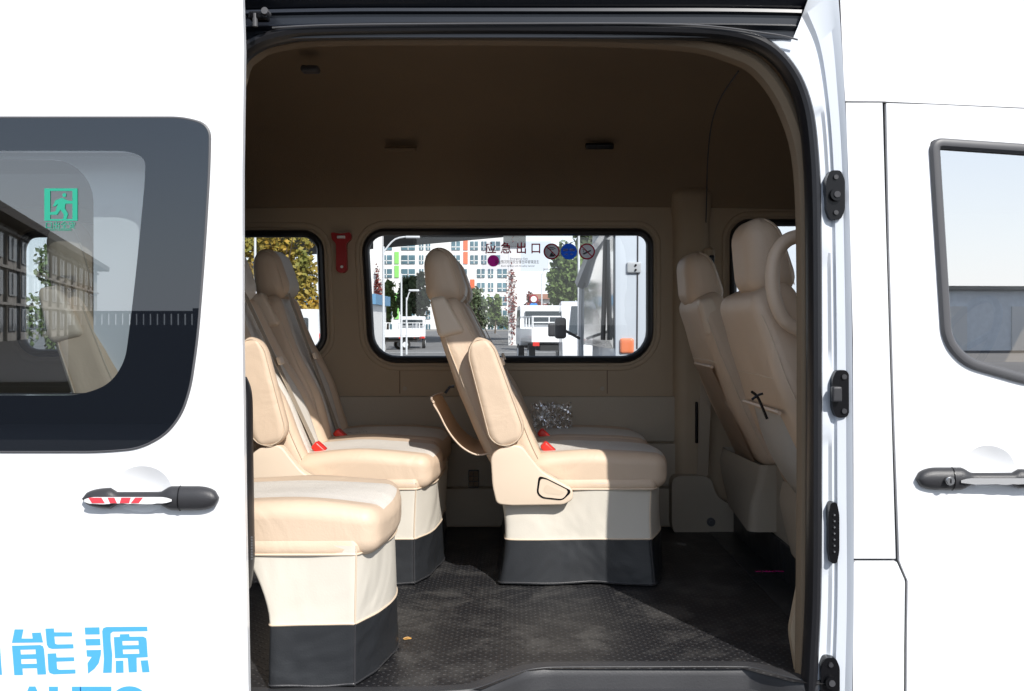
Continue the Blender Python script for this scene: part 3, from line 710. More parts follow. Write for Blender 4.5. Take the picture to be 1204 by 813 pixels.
# grab handle by the opening
f = new(); sweep(f, crv([P(962, 268, .22), P(945, 276, .22), P(925, 283, .22), (P(912, 300, .22)), P(908, 325, .22), P(911, 352, .22), P(922, 376, .22), P(940, 388, .22), P(962, 393, .22)], 6), .0185, n=14)
link('grab_handle', f, M['leather'], bus)

# ================================================================== SEATS
def tilt_mtx(X, Y, Z, deg): return Matrix.Translation((X, Y, Z)) @ Matrix.Rotation(math.radians(-deg), 4, 'Y')
def back_pt(Xc, y, s, off, deg, rec):
    """point on/over the front face of a backrest: s height along it (0..1), off forward"""
    px_, pz = Xc - .445, FZ + .40
    a = math.radians(deg - rec); L = -.06 + .66 * s
    return Vector((px_ - math.sin(a) * L + math.cos(a) * off, y, pz + math.cos(a) * L + math.sin(a) * off))
def backrest(Xc, Yc, w, parent, rec=0, deg=24.6, name='backrest', stripe=True, thick=0, up=0):
    a = deg - rec; px_, pz = Xc - .445, FZ + .40
    m = Matrix.Translation((px_, Yc, pz)) @ Matrix.Rotation(math.radians(-a), 4, 'Y') @ Matrix.Translation((0, 0, .27 + up))
    def df(x, y, z):
        t = (z + .34) / .68; k = 1 - .20 * max(0, t - .55) / .45
        b = (abs(y) / (w / 2)) ** 2.5
        th = 1 - .38 * max(0, t - .35) / .65
        xx = x * th
        if x > 0: xx += .028 * b * (1 - .5 * t) - .012 * (1 - b) * math.exp(-((abs(y) - .115) / .014) ** 2) + .015 * math.exp(-((t - .35) / .22) ** 2)
        xx += -.012 * math.sin(t * PI)
        g = .006 if abs(abs(y) - .115) < .015 and x > 0 else 0
        n = noise.noise(Vector((x * 7 + Xc, y * 7 + Yc * 3, z * 7))) * .005
        if thick and x < 0: xx -= thick * (1 - .25 * t)
        return (xx + n - g, y * k, z - .035 * max(0, t - .5) * 2)
    f = new(); rbox(f, .145, w, .68, .05, n=14, deform=df, mtx=m, midx=lambda x, y, z: 1 if (x > .06 and abs(y) < .11 and stripe) else 0)
    o = link(name, f, [M['leather'], M['insert']], parent, angle=60)
    f = new()
    for s in (-1, 1):
        sweep(f, [m @ Vector(df(.0715, s * .112, z)) + Vector((.001, 0, 0)) for z in [-.30 + .58 * k / 16 for k in range(17)]], .0022, n=5)
    for s in (-1, 1):
        sweep(f, [m @ Vector(df(x_, s * w / 2 * .985, z)) for x_, z in [(.045, -.30 + .58 * k / 14) for k in range(15)]], .0022, n=5)
        sweep(f, [m @ Vector(df(x_, s * w / 2 * .985, z)) for x_, z in [(-.045, -.30 + .58 * k / 14) for k in range(15)]], .0018, n=5)
    sweep(f, [m @ Vector(df(-.0725, yy * w / 2, .09)) for yy in [-.8 + 1.6 * k / 10 for k in range(11)]], .0022, n=5)
    link('seam', f, M['piping'], o)
    return o, m, df
def headrest(Xc, Yc, parent, rec=0, w=.25, tall=.20, dz=0):
    a = math.radians(24.6 - rec); L = .40 + .262
    cx = Xc - .445 - math.sin(a) * L - .0 + (.035 if rec == 0 else .03); cz = FZ + .40 + math.cos(a) * L + .006 + dz
    m = tilt_mtx(cx, Yc, cz, 9)
    def df(x, y, z):
        t = (z + tall / 2) / tall
        k = 1 - .16 * max(0, t - .5) ** 1.5; kx = 1 - .20 * max(0, t - .3) / .7
        xx = x * kx + (.012 * (abs(y) / (w / 2)) ** 2 if x > 0 else 0) - .018 * t * (1 if x > 0 else .2)
        return (xx, y * k, z)
    f = new(); rbox(f, .135, w, tall, .058, n=10, deform=df, mtx=m, midx=lambda x, y, z: 1 if (x > .05 and abs(y) < .085) else 0)
    o = link('headrest', f, [M['leather'], M['insert']], parent, angle=60)
    for s in (-1, 1):
        f = new(); q = [(.040, -.085), (.043, -.03), (.043, .03), (.034, .075), (.0, .100)]
        sweep(f, crv([m @ Vector(df(x_, s * w / 2 * .955, z * tall / .215)) for x_, z in q], 3), .0016, n=5); link('seam', f, M['piping'], o)
    for s in (-.055, .055): f = new(); sweep(f, [m @ Vector((0, s, -tall / 2 - .05)), m @ Vector((0, s, -tall / 2 + .02))], .006, n=8); link('headrest_post', f, M['steel'], parent)
    return o
def cushion(Xc, Yc, w, parent, l=.47, hump=0):
    m = Matrix.Translation((Xc - .195, Yc, FZ + .358))
    def df(x, y, z):
        t = (x + l / 2) / l; zz_ = z
        if z > 0: zz_ += .016 * (1 - (2 * t - 1) ** 2) + .003 * math.exp(-((abs(y) - w * .40) / .05) ** 2) - .014 * math.exp(-((abs(y) - .137) / .010) ** 2) * .5 - (.02 if t < .12 else 0)
        xx = x + (.030 * (1 - (y / (w / 2)) ** 2) if x > 0 else 0) * (t ** 3)
        n = noise.noise(Vector((x * 6 + Xc * 5, y * 6 + Yc * 4, z * 5))) * .007
        return (xx, y, zz_ + n + .004)
    f = new(); rbox(f, l, w, .105, .036, n=14, deform=df, mtx=m, midx=lambda x, y, z: 1 if (z > .045 and abs(y) < .135) else 0)
    o = link('seat_cushion', f, [M['leather'], M['insert']], parent, angle=60)
    f = new()
    for s in (-1, 1):
        sweep(f, [m @ Vector(df(x, s * .137, .0525)) for x in [-l * .40 + l * .86 * k / 14 for k in range(15)]], .0018, n=5)
    # edge welt round the top
    lo = [(x, -w / 2 + .004, .026) for x in [-.20 + .40 * k / 12 for k in range(13)]] + [(l / 2 - .007, y, .026) for y in [-w / 2 + .03 + (w - .06) * k / 10 for k in range(11)]] + [(x, w / 2 - .004, .026) for x in [.20 - .40 * k / 12 for k in range(13)]]
    sweep(f, [m @ Vector(df(*p)) for p in lo], .0022, n=5)
    link('seam', f, M['piping'], o)
    return o
def skirt(Xc, Y0, W, parent, dent=False, zsplit=.150, back=-.50):
    ch = .05
    plan = smoothpoly([(-.50, 0), (0, 0), (ch, .12), (ch + .012, W / 2), (ch, W - .10), (0, W), (-.50, W)], [.02, .012, .05, .1, .05, .02, .02], 4)
    # resample
    pts = []; N = len(plan)
    for i in range(N):
        a, b = Vector(plan[i]), Vector(plan[(i + 1) % N]); n = max(1, int((b - a).length / .03))
        for k in range(n): pts.append(a + (b - a) * k / n)
    def co(p, z):
        p = Vector((p.x if p.x > 0 else p.x * (back / -.50), p.y)); c = Vector((back * .45, W / 2)); d = (p - c); t = z / .33
        n = noise.noise(Vector((p.x * 5 + Xc, p.y * 5, z * 3))) * .020 + noise.noise(Vector((p.x * 16 + Xc, p.y * 16, z * 2))) * .004 * (1 - t)
        k = 1 + n / max(d.length, .15) - .02 * math.sin(t * PI)
        q = c + d * k
        if dent and p.x < back * .5: q.x -= .07 * max(0, (t - .45) / .55) ** 1.6 * min(1, (back * .5 - p.x) / .1)
        if p.x < back + .05 and not dent: q.x += .02 * math.sin(t * PI)
        zz_ = z + (noise.noise(Vector((p.x * 8, p.y * 8, Xc))) * .008 + .006 if z < .01 else 0)
        return (Xc + q.x, Y0 + q.y, FZ + zz_)
    obs = []
    for (za, zb, nm, mm, grow) in ((zsplit, .335, 'seat_skirt', M['skirt'], 0), (.0, zsplit, 'skirt_band', M['band'], 0)):
        f = new(); n = 8; R = []
        for k in range(n + 1):
            z = za + (zb - za) * k / n; R.append([f.verts.new(co(p, z)) for p in pts])
        for a, b in zip(R, R[1:]):
            for j in range(len(pts)): f.faces.new((a[j], a[(j + 1) % len(pts)], b[(j + 1) % len(pts)], b[j]))
        o = link(nm, f, mm, parent, angle=50); obs.append(o)
        f = new()
        if nm == 'seat_skirt': sweep(f, [Vector(co(p, zsplit)) for p in pts], .0028, True, n=6)
        else:
            sweep(f, [Vector(co(p, .004)) for p in pts], .0025, True, n=6)
        cc = Vector((0, .0)); k0 = min(range(len(pts)), key=lambda i: (pts[i] - cc).length)
        sweep(f, [Vector(co(pts[k0], za + (zb - za) * k / n)) for k in range(n + 1)], .0028, n=6)
        link('piping', f, M['piping'] if nm == 'seat_skirt' else M['plastic'], o)
    # hem hanging from the cushion
    f = new(); R = []
    for (z, g) in ((.345, .001), (.336, .005), (.326, .0065), (.318, .0055), (.314, .003)):
        row = []
        for p in pts:
            c = Vector((-.22, W / 2)); d = p - c; wv = noise.noise(Vector((p.x * 9, p.y * 9, Xc * 3))) * .007 * (1 if z < .33 else .3)
            q = c + d * (1 + g / max(.2, d.length))
            row.append(f.verts.new((Xc + q.x, Y0 + q.y, FZ + z + wv)))
        R.append(row)
    for a, b in zip(R, R[1:]):
        for j in range(len(pts)): f.faces.new((a[j], a[(j + 1) % len(pts)], b[(j + 1) % len(pts)], b[j]))
    hm_ = link('seat_hem', f, M['leather'], parent, angle=70)
    f = new(); sweep(f, [Vector((Xc - .22 * 0 + p.x, Y0 + p.y, FZ + .314)) + Vector(((p.x + .22), (p.y - W / 2), 0)).normalized() * .005 for p in pts], .003, True, n=6); link('piping', f, M['piping'], hm_)
def armrest(Xc, Y, parent, rec=0):
    r = math.radians(rec); s = .10
    A = Vector((Xc - .563 + .42 * math.sin(r) * .9, Y, FZ + .79)); B = Vector((Xc - .478 + .12 * math.sin(r), Y, FZ + .515)); A = A * .84 + B * .16
    ax = (A - B); L = ax.length; f = new()
    ang = math.atan2(ax.x, ax.z); m = Matrix.Translation((A + B) / 2) @ Matrix.Rotation(ang, 4, 'Y')
    def df(x, y, z):
        t = (z + L / 2 + .06) / (L + .12); return (x * (1 - .30 * t) , y, z)
    rbox(f, .130, .062, L + .12, .028, n=18, deform=lambda x, y, z: df(*roundend(x, y, z, .130 / 2, (L + .12) / 2)), mtx=m)
    o = link('armrest', f, M['leather'], parent, angle=60)
    f = new(); lo = []
    for k in range(48):
        a = 2 * PI * k / 48; zz_ = (L / 2 - .005) * (1 if math.sin(a) > 0 else -1) + .058 * math.sin(a); xx = .058 * math.cos(a)
        t = (zz_ + L / 2 + .06) / (L + .12); lo.append(m @ Vector((xx * (1 - .30 * t), -.026, zz_)))
    sweep(f, lo, .0016, True, n=5); link('seam', f, M['piping'], o)
def roundend(x, y, z, hw, hl):
    over = abs(z) - (hl - hw)
    if over > 0:
        k = math.sqrt(max(.0, 1 - (over / hw) ** 2)); k = max(k, .12); x = x * k
    return x, y, z
def side_cover(Xc, Y, parent):
    sc_ = 366.0
    def g(a, b): return (Xc - .456 + (a - 602) / sc_, CAMZ - (b - 380) / sc_)
    pts = smoothpoly([g(*p) for p in ((577, 534), (592, 523), (613, 522), (624, 537), (637, 553), (658, 565), (673, 574), (673, 586), (662, 592), (600, 593), (584, 591), (579, 570))], [.02, .03, .02, .02, .02, .02, .012, .012, .012, .02, .015, .02], 5)
    f = new(); slab(f, pts, Y - .035, Y, .006)
    o = link('side_cover', f, M['cover'], parent, angle=40)
    f = new(); q = smoothpoly([g(*p) for p in ((633, 558), (641, 560), (670, 574.5), (670, 578), (661, 586.5), (637, 584), (630.5, 578))], .012, 5); plate(f, q, [], Y - .0365, Y - .034); link('lever_slot', f, M['latch'], o, smooth=False)
    f = new(); q = smoothpoly([g(*p) for p in ((635, 561), (642, 562), (668, 575), (661, 584.5), (638, 582), (632.5, 577))], .012, 5); plate(f, q, [], Y - .043, Y - .036); link('recline_lever', f, M['cover'], o, angle=30)
    f = new(); q = smoothpoly([g(*p) for p in ((641, 567), (657, 574), (664, 576), (658, 580), (642, 578), (638, 575))], .008, 5); plate(f, q, [], Y - .0437, Y - .043); link('lever_recess', f, M['piping'], o, smooth=False)
def buckle(Xc, Y, parent, dx=0):
    f = new(); c = Vector((Xc - .335 + dx, Y, FZ + .428))
    m = tilt_mtx(c.x, c.y, c.z, 48)
    rbox(f, .030, .046, .05, .008, n=3, mtx=m, midx=lambda x, y, z: 0)
    o = link('belt_buckle', f, M['red'], parent)
    f = new(); rbox(f, .030, .044, .04, .008, n=3, mtx=m @ Matrix.Translation((0, 0, -.026))); link('buckle_body', f, M['plastic'], o)
def belt(Xc, Y, parent, rec, side=1):
    w = .42; f = new(); pts = []
    for k in range(13):
        s = 1.0 - k / 12 * .93; off = .105 - .018 * s
        pts.append(back_pt(Xc, Y - .06 + .035 * k / 12, s, off - .018, 24.6, rec))
    pts = [back_pt(Xc, Y - .075, .99, -.02, 24.6, rec), back_pt(Xc, Y - .07, 1.005, .02, 24.6, rec)] + pts
    ribbon(f, pts, .042, .002, (0, 1, 0)); o = link('seat_belt', f, M['belt'], parent, smooth=False)
    f = new(); q = back_pt(Xc, Y - .055, .56, .094, 24.6, rec); rbox(f, .012, .05, .028, .004, n=2, mtx=tilt_mtx(q.x, q.y, q.z, 20)); link('belt_tongue', f, M['cover'], o)
def shoulder(Xc, Y, parent, rec=0):
    a = math.radians(24.6 - rec); q = back_pt(Xc, Y, .875, -.012, 24.6, rec) + Vector((.0, -.004, .008))
    m = tilt_mtx(q.x, q.y, q.z, 12)
    def df(x, y, z):
        t = (z + .085) / .17; return (x * (1 - .55 * t) - .03 * t + .01, y * (1 - .2 * t), z)
    f = new(); rbox(f, .098, .075, .135, .02, n=5, deform=df, mtx=m); link('belt_guide_cap', f, M['cover'], parent, angle=50)
def pocket(Xc, Y0, Y1, parent, rec=0, m_=None):
    pr = [(-.712, .585), (-.692, .552), (-.672, .512), (-.645, .472), (-.612, .440), (-.57, .420), (-.53, .425)]
    pts = crv([(Xc + a, FZ + b) for a, b in pr], 3)
    f = new(); R = []
    ys = [Y0 + (Y1 - Y0) * k / 8 for k in range(9)]
    for y in ys:
        u = 2 * (y - Y0) / (Y1 - Y0) - 1; b = (1 - u * u)
        R.append([f.verts.new((p.x - .020 * b, y, p.y + .012 * b * (1 - i / len(pts)))) for i, p in enumerate(pts)])
    for a, b in zip(R, R[1:]):
        for j in range(len(pts) - 1): f.faces.new((a[j], a[j + 1], b[j + 1], b[j]))
    bmesh.ops.solidify(f, geom=f.faces[:], thickness=.010)
    o = link('map_pocket', f, m_ or M['leather'], parent, angle=50)
    f = new(); sweep(f, [(p.x, Y0, p.y) for p in pts], .003, n=6); sweep(f, [(pts[0].x - .020 * (1 - (2 * (y - Y0) / (Y1 - Y0) - 1) ** 2), y, pts[0].y + .008) for y in ys], .004, n=6); link('pocket_piping', f, M['leather'], o)
    f = new(); q = Vector((Xc - .675, Y0 + .02, FZ + .62)); sweep(f, [q, q + Vector((.015, 0, .02)), q + Vector((.03, .0, .022))], .005, n=6); link('pocket_hook', f, M['latch'], o)

def twin(Xc, Y0, label, rec, pock):
    t = empty('passenger_bench', (Xc - .22, Y0 + .43, FZ), label, 'bench seat', 'cream double bench seats on the far side')
    W = .86; skirt(Xc, Y0, W, t)
    for i, yc in enumerate((Y0 + .215, Y0 + .645)):
        rec = rec if i == 0 else (rec + 5 if not pock else rec)
        cushion(Xc, yc, .425, t); backrest(Xc, yc, .41, t, rec); headrest(Xc, yc, t, rec)
        buckle(Xc, Y0 + (.12, .50)[i], t); belt(Xc, yc, t, rec)
        shoulder(Xc, yc - .155, t, rec)
    if pock:
        pocket(Xc, Y0 + .03, Y0 + .40, t)
    armrest(Xc, Y0 - .028, t, 0 if pock else 6); side_cover(Xc, Y0 - .01, t)
    return t
twin(.456, .82, 'cream double bench seat before the wide far window, map pocket sagging open behind it', 0, True)
twin(-.31, .82, 'cream double bench seat in the back row against the far wall, aisle armrest folded up', 2, False)

# near single seat of the back row
Xs, Ys = -.362, -.032
t = empty('passenger_chair', (Xs - .22, Ys + .21, FZ), 'cream single seat nearest the open door, its skirt and charcoal hem closest to the viewer', 'seat')
skirt(Xs, Ys, .43, t, dent=True, zsplit=.150, back=-.20)
cushion(Xs, Ys + .215, .43, t, l=.48); backrest(Xs - .03, Ys + .215, .42, t, 0); headrest(Xs - .03, Ys + .215, t, 0); shoulder(Xs - .03, Ys + .06, t)

# cab seats
def cabseat(Xc, Yc, label, cat, dz=0, near=False):
    t = empty('cab_seat', (Xc - .2, Yc, FZ + .12), label, cat, None)
    backrest(Xc, Yc, .52 if near else .49, t, 0, stripe=False, up=.028, thick=.034 if near else .0)
    headrest(Xc + (.012 if near else 0), Yc, t, 0, dz=dz, w=.235 if near else .25, tall=.225 if near else .205)
    cushion(Xc, Yc, .46, t)
    f = new(); R = []
    for k, z in enumerate((.13, .22, .30, .36)):
        row = []
        for (x, y) in smoothpoly([(-.54, -.24), (0, -.24), (0, .24), (-.54, .24)], .03, 3): row.append(f.verts.new((Xc + x + .02 * math.sin(k * 1.3 + y * 9), Yc + y, FZ + z)))
        R.append(row)
    for a, b in zip(R, R[1:]):
        for j in range(len(a)): f.faces.new((a[j], a[(j + 1) % len(a)], b[(j + 1) % len(a)], b[j]))
    link('seat_skirt', f, M['trim2'], t, angle=60)
    return t
dr = cabseat(1.375, 1.26, 'driver seat in the cab by the far window, seen from behind beside the far pillar', 'car seat')
shoulder(1.375, 1.26 - .17, dr)
ps = cabseat(1.392, .50, 'passenger seat in the cab behind the curved grab handle, pale grey pocket on its back', 'car seat', dz=.028, near=True)
for o_, Yc, mm, z0, z1 in ((ps, .50, M['pocket'], .05, .345), (dr, 1.26, M['leather'], .0, .42)):
    Xc = 1.392 if o_ is ps else 1.375
    m = Matrix.Translation((Xc - .445, Yc, FZ + .40)) @ Matrix.Rotation(math.radians(-24.6), 4, 'Y')
    f = new(); R = []
    for k in range(9):
        z = z0 - .06 + (z1 - z0) * k / 8; bulge = (.022 * math.sin(k / 8 * PI) + .034) if o_ is ps else (.006 * math.sin(k / 8 * PI) - .004)
        R.append([f.verts.new(m @ Vector((-.083 - bulge * (1 - (2 * j / 10 - 1) ** 4) , (-.19 + .38 * j / 10) * (1 if o_ is ps else .8), z))) for j in range(11)])
    for a, b in zip(R, R[1:]):
        for j in range(10): f.faces.new((a[j], a[j + 1], b[j + 1], b[j]))
    bmesh.ops.solidify(f, geom=f.faces[:], thickness=.006)
    pk = link('map_pocket', f, mm, o_, angle=60)
    f = new(); sweep(f, [m @ Vector((-.122 if o_ is ps else -.080, (-.19 + .38 * j / 10) * (1 if o_ is ps else .8), z1 - .06)) for j in range(11)], .006, n=6); link('pocket_piping', f, M['leather'], pk)
    # hanging valance under the backrest
    f = new(); R = []
    for k in range(7):
        z = FZ + .42 - .27 * k / 6
        R.append([f.verts.new((Xc - .50 + .012 * math.sin(j * 1.3 + k * .4) + .01 * k / 6, Yc - .20 + .40 * j / 12, z - .012 * math.sin(j * .5))) for j in range(13)])
    for a, b in zip(R, R[1:]):
        for j in range(12): f.faces.new((a[j], a[j + 1], b[j + 1], b[j]))
    bmesh.ops.solidify(f, geom=f.faces[:], thickness=.004)
    link('valance', f, M['trim2'], o_, angle=60)
f = new(); sweep(f, crv([P(884, 461, .30), P(890, 466, .28), P(895, 476, .27), P(902, 493, .26)], 4), .004, n=6); sweep(f, crv([P(884, 470, .28), P(891, 465, .28), P(897, 463, .28)], 4), .0035, n=6)
link('pocket_strap', f, M['latch'], ps)

# ================================================================== LOOSE THINGS
hm = empty('emergency_hammer', P(401, 290, WY - .02), 'red emergency hammer clipped on the beige wall between two far windows', 'hammer')
f = new(); y = WY - .03
pl = smoothpoly([P2(*p, y) for p in ((389, 273), (400, 275), (412, 273), (413, 281), (407, 286), (408, 318), (404, 321), (399, 321), (395, 318), (395, 286), (390, 282))], .01, 4)
plate(f, pl, [], y, y + .028); link('hammer_body', f, M['darkred'], hm, angle=30)
f = new(); p = P(401, 279, y); rbox(f, .034, .006, .012, .003, n=3, mtx=Matrix.Translation(p + Vector((0, -.002, 0)))); link('hammer_badge', f, M['tag'], hm)
f = new(); cyl(f, P(402, 314, y) + Vector((0, -.002, 0)), (0, 1, 0), .006, .006, 14); link('hammer_rivet', f, M['tag'], hm)
def crumple(name, c, w, d, h, label, seed):
    random.seed(seed); f = new(); n = 22; R = []
    for i in range(n):
        R.append([f.verts.new((c[0] - w / 2 + w * i / (n - 1) + random.uniform(-.004, .004), c[1] + d * (j / (n - 1)) + random.uniform(-.01, .01), c[2] + h * (j / (n - 1)) + random.uniform(-.011, .011))) for j in range(n)])
    for a, b in zip(R, R[1:]):
        for j in range(n - 1): f.faces.new((a[j], a[j + 1], b[j + 1], b[j]))
    o = link(name, f, M['bag'], None, smooth=False); tag(o, label, 'plastic wrap')
crumple('plastic_wrap', P(648, 510, 1.55), .17, .04, .12, 'clear crumpled plastic wrap leaning on the far wall over the middle bench cushion', 3)
crumple('plastic_wrap', P(419, 522, 1.37), .09, .05, .035, 'small clear plastic scrap lying by the red buckle of the back bench', 5)
f = new(); p = P(478, 752, .30); p.z = FZ + .006
sweep(f, crv([p + Vector(q) for q in ((-.009, 0, 0), (.0, .003, .003), (.009, .003, .002), (.012, -.003, .002), (.003, -.006, .002), (-.005, -.005, 0))], 4), .0015, n=6)
o = link('wire_clip', f, mat('copper_clip', (.6, .32, .08), .4), None); tag(o, 'tiny orange wire clip lying on the black floor beside the near seat', 'clip')

# ================================================================== OUTSIDE
def setting(name, bm, m): return tag(link(name, bm, m, None, smooth=False), kind='structure')
f = new(); box(f, -600, 600, -600, 900, -.3, 0); setting('ground', f, M['asphalt'])
f = new(); box(f, -300, 300, 20, 170, .004, .008); setting('road', f, M['road'])
f = new()
for k in range(-30, 30): box(f, k * 6, k * 6 + 3, 75, 75.3, .012, .014); box(f, k * 6 + 1, k * 6 + 4, 120, 120.3, .012, .014)
box(f, -300, 300, 45, 45.3, .012, .014)
for k in range(-8, 8): box(f, k * 3.2, k * 3.2 + .15, 30, 36, .012, .014)
setting('road_markings', f, M['line'])
f = new(); box(f, -300, 300, 170, 178, 0, .14); setting('pavement', f, M['concrete'])

def foliage(bm, c, rad, n, size, squash=1.0, seed=0, lumps=7, mi=0):
    random.seed(seed); cs = [(Vector(c) + Vector((random.gauss(0, .38) * rad[0], random.gauss(0, .38) * rad[1], random.gauss(0, .36) * rad[2])), random.uniform(.3, .58)) for _ in range(lumps)]
    for k in range(n):
        cc, q = random.choice(cs); v = Vector((random.gauss(0, 1), random.gauss(0, 1), random.gauss(0, 1))).normalized() * (random.random() ** .4)
        p = cc + Vector((v.x * rad[0] * q, v.y * rad[1] * q, v.z * rad[2] * q))
        a = Vector((random.uniform(-1, 1), random.uniform(-1, 1), random.uniform(-1, 1))).normalized(); b = a.cross(Vector((random.uniform(-1, 1), random.uniform(-1, 1), random.uniform(-1, 1)))).normalized()
        s = size * random.uniform(.6, 1.3)
        bm.faces.new([bm.verts.new(p + a * s * i + b * s * j * .6) for i, j in ((-1, 0), (0, -1), (1, 0), (0, 1))]).material_index = mi
def tree(x, y, h, r, leaf, label, seed, n=1500, size=.18, group='trees beyond the road'):
    t = empty('tree', (x, y, 0), label, 'tree', group)
    f = new(); random.seed(seed)
    sweep(f, [(x, y, 0), (x + .1, y, h * .3), (x - .05, y + .1, h * .55), (x, y, h * .85)], h * .022, n=8, taper=lambda t_: 1 - .7 * t_)
    for k in range(5):
        a = k * 1.3; z0 = h * (.35 + .08 * k); sweep(f, [(x, y, z0), (x + math.cos(a) * r * .4, y + math.sin(a) * r * .4, z0 + h * .12), (x + math.cos(a) * r * .7, y + math.sin(a) * r * .7, z0 + h * .22)], h * .008, n=5, taper=lambda t_: 1 - .7 * t_)
    link('trunk', f, M['bark'], t)
    f = new(); foliage(f, (x, y, h * .62), (r, r, h * .42), n, size, seed=seed, lumps=14); link('crown', f, [leaf], t, smooth=False)
def place(px, py, y): return P(px, py, y)
def mtree(px0, px1, pytop, y, leaf, label, seed, n=1500, size=.18):
    a, b = P(px0, pytop, y), P(px1, pytop, y); tree((a.x + b.x) / 2, y, a.z, (b.x - a.x) / 2, leaf, label, seed, n, size)
mtree(446, 464, 326, 75, M['leafg'], 'green roadside tree behind the left white pickup trucks, left one of two', 11, 1300, .22)
mtree(464, 500, 318, 78, M['leafd'], 'dark round tree behind the pickup trucks, left of the bench backrest', 12, 2200, .25)
mtree(540, 572, 338, 110, M['leafd'], 'low dark tree just right of the bench headrest', 13, 1500, .3)
mtree(572, 592, 350, 130, M['leafg'], 'small tree between headrest and concrete column', 14, 900, .3)
mtree(612, 640, 348, 120, M['leafv'], 'reddish shrubby tree right of the concrete column', 15, 1200, .3)
mtree(640, 684, 296, 46, M['leafg'], 'tall dense green tree behind the white van', 16, 3600, .16)
mtree(672, 706, 262, 60, M['leafd'], 'dark tree top showing behind the round window stickers', 19, 1800, .25)
mtree(296, 378, 262, 30, M['leafy'], 'yellowing autumn tree outside the rear far window', 17, 4200, .11)
mtree(238, 305, 270, 36, M['leafg'], 'green tree outside the rear window left of the yellowing one', 18, 3500, .13)
mtree(40, 100, 285, 32, M['leafg'], 'green tree seen through the tinted sliding door glass', 20, 3000, .12)
f = new(); random.seed(5)
for k in range(30):
    px = 556 + k * 3.5; foliage(f, (P(px, 0, 165).x, 165, 1.7), (1.2, .8, 1.6), 110, .25, seed=k, lumps=4)
tag(link('hedge', f, M['leafd'], None, smooth=False), 'long clipped green hedge across the road below the white building', 'hedge')

def building(name, x0, x1, y, h, label, cols, rows, z0, dz, rd=22):
    b = empty(name, ((x0 + x1) / 2, y, 0), label, 'building')
    f = new(); box(f, x0, x1, y, y + rd, 0, h); link('wall', f, M['facade'], b, smooth=False)
    return b
bY = 215
b = building('office_building', P(420, 0, bY).x, P(598, 0, bY).x, bY, 30, 'white office building with blue windows and orange and green stripes across the road', 0, 0, 0, 0)
random.seed(3)
cols = [(448, 461, 0), (464, 469, 2), (472, 488, 0), (493, 498, 0), (501, 506, 0), (531, 541, 0), (545, 550, 1), (553, 562, 0), (566, 572, 0), (577, 588, 0)]
for r in range(8):
    pt = 268 + r * 16.2
    for i, (a, c, kd) in enumerate(cols):
        if kd and (r * 2 + i) % 3 == 0: continue
        sh = 8 if (r > 2 and i > 4) else 0
        p, q = P(a + sh, pt + 10, bY), P(c + sh, pt + (0 if not kd else -4), bY)
        f = new(); box(f, p.x, q.x, bY - .25, bY - .01, p.z, q.z)
        o = link('window' if not kd else 'colour_panel', f, M['winblue'] if not kd else (M['fred'] if kd == 1 else M['fgreen']), b, smooth=False)
        if not kd:
            f = new(); xm = (p.x + q.x) / 2; box(f, xm - .08, xm + .08, bY - .3, bY - .26, p.z, q.z); box(f, p.x, q.x, bY - .3, bY - .26, (p.z * .65 + q.z * .35) - .08, (p.z * .65 + q.z * .35) + .08); link('glazing_bar', f, M['facade'], o, smooth=False)
b = building('office_building', P(598, 0, bY + 10).x, P(612, 0, bY + 10).x, bY + 10, 24, 'narrow white end wing of the office building behind the concrete column', 0, 0, 0, 0, 10)
for r in range(6):
    p, q = P(600, 285 + r * 16, bY), P(608, 275 + r * 16, bY); f = new(); box(f, p.x, q.x, bY + 9.7, bY + 9.95, p.z, q.z); link('window', f, M['winblue'], b, smooth=False)
b = building('low_building', P(622, 0, 190).x, P(662, 0, 190).x, 190, P(0, 352, 190).z, 'low pale building with reddish brown roof behind the trees', 0, 0, 0, 0, 12)
f = new(); box(f, P(620, 0, 190).x, P(664, 0, 190).x, 189, 203, P(0, 352, 190).z, P(0, 346, 190).z); link('roof', f, M['roofred'], b, smooth=False)

# elevated deck on columns
dk = empty('elevated_deck', (0, 62, 0), 'dark elevated road deck crossing the top of the wide far window', 'bridge')
f = new(); pts = [P(350, 301, 120), P(612, 277.5, 84), P(700, 268, 76)]
R = []
for p in pts: R.append([f.verts.new(p + Vector(q)) for q in ((0, 0, 0), (0, 0, 1.6), (-8, -18, 1.6), (-8, -18, 0))])
for a, c in zip(R, R[1:]):
    for j in range(4): f.faces.new((a[j], a[(j + 1) % 4], c[(j + 1) % 4], c[j]))
f.faces.new(R[0]); f.faces.new(R[-1]); link('deck', f, M['deckdark'], dk, smooth=False)
f = new(); p = P(605, 0, 60); box(f, p.x - .42, p.x + .42, 60, 61, 0, 7.0, bev=.05); link('column', f, M['facade'], dk)
f = new(); box(f, p.x - .75, p.x + .75, 59.8, 61.2, 6.6, 7.6); link('column_head', f, M['deckdark'], dk, smooth=False)
f = new(); p = P(601, 0, 59.7); foliage(f, (p.x, 59.7, 3.2), (.40, .15, 3.2), 380, .09, seed=8, lumps=14); tag(link('climbing_vine', f, M['leafv'], None, smooth=False), 'reddish vine climbing the concrete column outside the window', 'vine')
f = new(); p = P(446, 0, 58.0); foliage(f, (p.x, 57.6, 2.9), (.3, .15, 3.0), 500, .10, seed=9, lumps=10); tag(link('climbing_vine', f, M['leafv'], None, smooth=False), 'reddish vine climbing the white column at the left window edge', 'vine')
f = new(); box(f, P(439, 0, 58).x, P(449, 0, 58).x, 58, 58.8, 0, 8); tag(link('column', f, M['facade'], None, smooth=False), 'pale square column at the left edge of the wide window', 'column')

